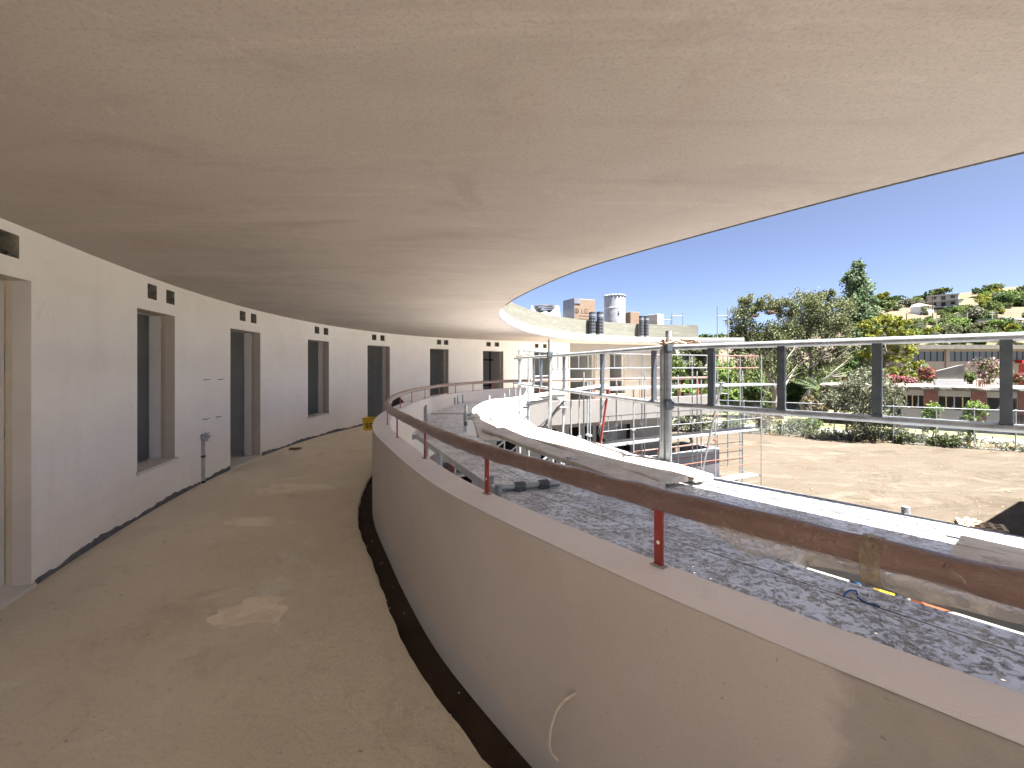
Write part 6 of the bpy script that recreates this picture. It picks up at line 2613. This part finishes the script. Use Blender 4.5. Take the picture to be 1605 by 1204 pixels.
# retaining wall below the concrete house
c0, c1 = hill_at(1464, 490), hill_at(1498, 491)
mb = MB()
d = (Vector(c1) - Vector(c0))
nseg = 8
for q in range(nseg):
    p = Vector(c0).lerp(Vector(c1), q / nseg)
    p2 = Vector(c0).lerp(Vector(c1), (q + 1) / nseg)
    mb.add([(p.x, p.y, p.z - 1), (p2.x, p2.y, p2.z - 1), (p2.x, p2.y, p2.z + 1.3), (p.x, p.y, p.z + 1.3), (p.x, p.y + .4, p.z - 1), (p2.x, p2.y + .4, p2.z - 1), (p2.x, p2.y + .4, p2.z + 1.3), (p.x, p.y + .4, p.z + 1.3)], [(0, 1, 2, 3), (3, 2, 6, 7), (5, 4, 7, 6)])
tag(mb.build('retaining_wall', M['block']), 'dark stone retaining wall below the unfinished concrete house', 'wall')
# poles
for px, pyb, pyt, mt, arms, lb in ((1555, 517, 487, 'pole', 2, 'grey utility pole with cross arm by the low white house'), (1516, 519, 491, 'pole', 0, 'plain grey utility pole in the middle of the shrubs'), (1468, 514, 495, 'pole', 1, 'grey utility pole with short arm at the left of the shrubs'),
                                   (1462, 503, 460, 'darkpole', 0, 'brown timber pole in front of the small white house'), (1421, 512, 491, 'darkpole', 0, 'brown timber pole above the pine top'), (1568, 471, 450, 'darkpole', 0, 'brown timber pole near the terracotta roof'),
                                   (1432, 488, 464, 'darkpole', 0, 'thin dark pole on the dry crest'), (1479, 521, 506, 'darkpole', 0, 'short brown pole low in the shrubs'), (1604, 462, 444, 'pole', 1, 'mast on the crest at the right edge')):
    c = hill_at(px, pyb)
    h = (pyb - pyt) * c[1] / F
    o = thing('utility_pole', lb, 'pole', c, 0, 'utility poles on the hillside')
    mb = MB()
    mb.tube([(0, 0, -.5), (0, 0, h)], [.22, .14], 6)
    mb.build('shaft', M[mt], o, local=True)
    for q in range(arms):
        mb = MB()
        mb.box(-1.1, 1.1, -.06, .06, h - .7 - q * .9, h - .55 - q * .9)
        mb.build('cross_arm', M[mt], o, local=True)


def hill_tree_mesh(kind, seed):
    rng = np.random.default_rng(seed)
    if kind == 'cone':
        bl = [(0, 0, .15 + .11 * q, .20 * (1 - q * .11), .2 * (1 - q * .11), .09, 12) for q in range(8)]
    elif kind == 'pine':
        bl = [(rng.uniform(-.3, .3), rng.uniform(-.3, .3), rng.uniform(.45, .9), .3, .3, .13, 13) for q in range(9)]
    else:
        bl = [(rng.uniform(-.35, .35), rng.uniform(-.35, .35), rng.uniform(.25, .62), .3, .3, .26, 13) for q in range(9)]
    c = clumps(bl, 11, .5, rng)
    c = c[c[:, 2] > 0]
    me = leaf_mesh('crown', c, .12, M['l_mid'], None, .1, .7, rng)
    return me


kinds = {}
for kd in ('cone', 'pine', 'bush'):
    for lm in ('l_euc', 'l_mid', 'l_dark', 'l_fresh', 'l_pine', 'l_olive', 'f_mauve'):
        for sd in (1, 2):
            if kd == 'cone' and lm not in ('l_dark', 'l_mid'):
                continue
            kinds[(kd, lm, sd)] = None
trunk_mb = MB()
trunk_mb.tube([(0, 0, -.25), (0, 0, .45)], [.045, .03], 5)
trunk_me = trunk_mb.mesh('trunk', M['barkdark'])


def hill_tree(px, py, w, kd, lm, sd, label, hscale=1.0):
    key = (kd, lm, sd)
    if kinds.get(key) is None:
        me = hill_tree_mesh(kd, sd * 17 + len(lm) * 3 + ord(lm[-1]))
        me.materials.clear()
        me.materials.append(M[lm])
        kinds[key] = me
    c = hill_at(px, py)
    s = w * c[1] / F / (1.15 if kd != 'cone' else .42)
    o = thing({'cone': 'cypress_tree', 'pine': 'pine_tree', 'bush': 'hillside_tree'}[kd], label, 'tree', c, random.uniform(0, 6), 'trees and shrubs dotted over the hillside')
    o.scale = (s, s, s * hscale)
    link('crown', kinds[key], o)
    link('trunk', trunk_me, o)
    return o


# crest trees, then the dotted slope
named = [(1382, 479, 24, 'pine', 'l_pine', 1, 'yellow-green pine on the crest just right of the poplar'), (1398, 480, 18, 'pine', 'l_dark', 1, 'dark pine on the crest beside the yellow-green pine'), (1408, 481, 20, 'pine', 'l_dark', 2, 'dark tall pine standing clear on the crest'),
         (1432, 481, 20, 'bush', 'l_mid', 1, 'round green tree on the crest left of the small white house'), (1451, 479, 9, 'cone', 'l_dark', 1, 'dark pointed cypress left of the small white house'), (1444, 482, 16, 'bush', 'l_olive', 1, 'grey-green tree at the foot of the cypress'),
         (1478, 470, 22, 'pine', 'l_mid', 1, 'green trees rising behind the small white house'), (1550, 464, 22, 'pine', 'l_mid', 2, 'green pine left of the terracotta roof'), (1562, 470, 20, 'pine', 'l_pine', 2, 'yellow-green pine below the terracotta roof'), (1578, 472, 24, 'bush', 'l_fresh', 1, 'bright green tree in front of the terracotta house'),
         (1572, 482, 30, 'bush', 'l_dark', 1, 'large dark tree below the terracotta house'), (1545, 480, 24, 'bush', 'l_pine', 2, 'olive-yellow tree right of the concrete house'), (1556, 490, 26, 'bush', 'l_poplar' if False else 'l_mid', 2, 'round green tree right of the concrete house'),
         (1598, 472, 22, 'bush', 'l_mid', 1, 'round tree on the crest at the right edge'), (1604, 480, 20, 'bush', 'l_dark', 2, 'dark tree at the right edge below the crest'), (1449, 494, 10, 'bush', 'l_olive', 2, 'small round shrub below the small white house'),
         (1376, 486, 22, 'bush', 'l_dark', 1, 'dark bush under the yellow-green crest pine'), (1391, 485, 20, 'bush', 'l_mid', 2, 'green bush between the two crest pines'), (1420, 482, 18, 'bush', 'l_olive', 1, 'grey-green bush right of the tall crest pine'), (1440, 477, 16, 'pine', 'l_dark', 1, 'dark pine on the crest left of the cypress'),
         (1466, 468, 20, 'bush', 'l_mid', 2, 'green tree on the crest behind the white house roof'), (1538, 466, 20, 'bush', 'l_dark', 1, 'dark tree right behind the concrete house'), (1556, 462, 22, 'bush', 'l_mid', 1, 'green crest tree between concrete house and red roof'), (1566, 474, 24, 'bush', 'l_olive', 2, 'grey-green tree left below the red roof'),
         (1590, 478, 26, 'bush', 'l_mid', 2, 'green tree right below the red roof'), (1545, 472, 20, 'bush', 'l_fresh', 2, 'bright green tree beside the concrete house wall'), (1602, 466, 20, 'pine', 'l_dark', 2, 'dark pine on the crest right of the red roof'),
         (1488, 493, 16, 'bush', 'l_dark', 2, 'dark shrub at the left foot of the concrete house'), (1506, 493, 18, 'bush', 'l_fresh', 1, 'bright shrub at the front foot of the concrete house'), (1522, 492, 18, 'bush', 'l_mid', 1, 'green shrub at the right foot of the concrete house'), (1476, 494, 12, 'bush', 'l_mid', 2, 'green shrub at the retaining wall'),
         (1528, 506, 34, 'bush', 'l_olive', 1, 'large grey-green tree below the concrete house'), (1500, 517, 26, 'bush', 'l_fresh', 1, 'bright green tree in the middle of the slope'), (1508, 522, 24, 'pine', 'l_fresh', 2, 'bright green pointed tree just above the upper tube'),
         (1545, 508, 26, 'bush', 'l_dark', 2, 'dark wide shrub left of the grey utility pole'), (1562, 506, 14, 'bush', 'f_mauve', 1, 'pinkish flowering shrub by the low white house'), (1481, 500, 10, 'bush', 'f_mauve', 2, 'pinkish flowering shrub left on the slope')]
for (px, py, w, kd, lm, sd, lb) in named:
    hill_tree(px, py, w, kd, lm, sd, lb)
MARKS = [(1425, 505, 'dry grass slope'), (1457, 492, 'small white house'), (1503, 491, 'concrete house'), (1577, 463, 'terracotta roofed house'), (1588, 512, 'low white house'), (1555, 517, 'tall grey pole with a cross arm'), (1516, 519, 'plain grey pole'), (1468, 514, 'short-armed grey pole'),
         (1400, 520, 'pine crown'), (1440, 541, 'left end of the long hall roof'), (1500, 541, 'middle of the long hall roof'), (1575, 541, 'right part of the long hall roof'), (1568, 471, 'brown crest pole'), (1445, 481, 'pointed cypress')]
seen_labels = {}


def describe(px, py, w, kd, lm):
    sz = 'tiny' if w < 10 else 'small' if w < 13 else 'mid-sized' if w < 17 else 'broad'
    co = dict(l_euc='dusty', l_mid='green', l_fresh='bright green', l_pine='yellow-green', l_olive='silvery', l_dark='dark green')[lm]
    sh = 'round shrub' if kd == 'bush' else 'flat-topped tree'
    for mx, my, nm in sorted(MARKS, key=lambda m: (m[0] - px) ** 2 + 2 * (m[1] - py) ** 2):
        dx, dy = px - mx, py - my
        way = ('to the right of' if dx > 0 else 'to the left of') if abs(dx) > 1.3 * abs(dy) else ('below' if dy > 0 else 'above')
        lb = f'{sz} {co} {sh} {way} the {nm}'
        if lb not in seen_labels and len(lb.split()) <= 16:
            break
    seen_labels[lb] = 1
    return lb


made = 0
rr_ = random.Random(5)
while made < 130:
    px, py = rr_.uniform(1372, 1625), rr_.uniform(474, 548)
    top = np.interp(px, [1372, 1440, 1480, 1530, 1660], [498, 500, 498, 492, 478])
    dens = .25 if py < top else .95
    if 1380 < px < 1470 and py < 508:
        dens = .12
    if (1520 < px < 1552 and 508 < py < 519) or (1570 < px < 1600 and 478 < py < 492) or (1570 < px < 1606 and 495 < py < 514):
        dens = .05
    if py > 520:
        dens = 1
    if 1470 < px < 1532 and py < 491:
        dens = 0
    if rr_.random() > dens:
        continue
    w = rr_.uniform(9, 22) * (1.1 if py > 515 else .8)
    lm = rr_.choice(('l_euc', 'l_mid', 'l_mid', 'l_fresh', 'l_pine', 'l_olive', 'l_olive', 'l_dark'))
    kd = rr_.choice(('bush', 'bush', 'bush', 'pine'))
    lb = describe(px, py, w, kd, lm)
    hill_tree(px, py, w, kd, lm, rr_.choice((1, 2)), lb, rr_.uniform(.8, 1.2))
    made += 1
# dark low ridge of trees far left behind the roof
for i in range(26):
    px = 1100 + i * 11 + random.uniform(-4, 4)
    py = np.interp(px, [1100, 1200, 1372], [545, 535, 500]) + random.uniform(-3, 5)
    kd, lm = random.choice(('bush', 'pine')), random.choice(('l_dark', 'l_mid', 'l_euc'))
    ref = ['ladder tower', 'far scaffold end', 'nest tree', 'broad pale tree', 'poplar'][min(4, int((px - 1095) / 55))]
    hill_tree(px, py, random.uniform(16, 26), kd, lm, random.choice((1, 2)), f"{['dark', 'green', 'dusty'][('l_dark', 'l_mid', 'l_euc').index(lm)]} {'round' if kd == 'bush' else 'flat-topped'} tree {['high', 'low', 'midway', 'far', 'near'][i % 5]} on the slope behind the {ref}")
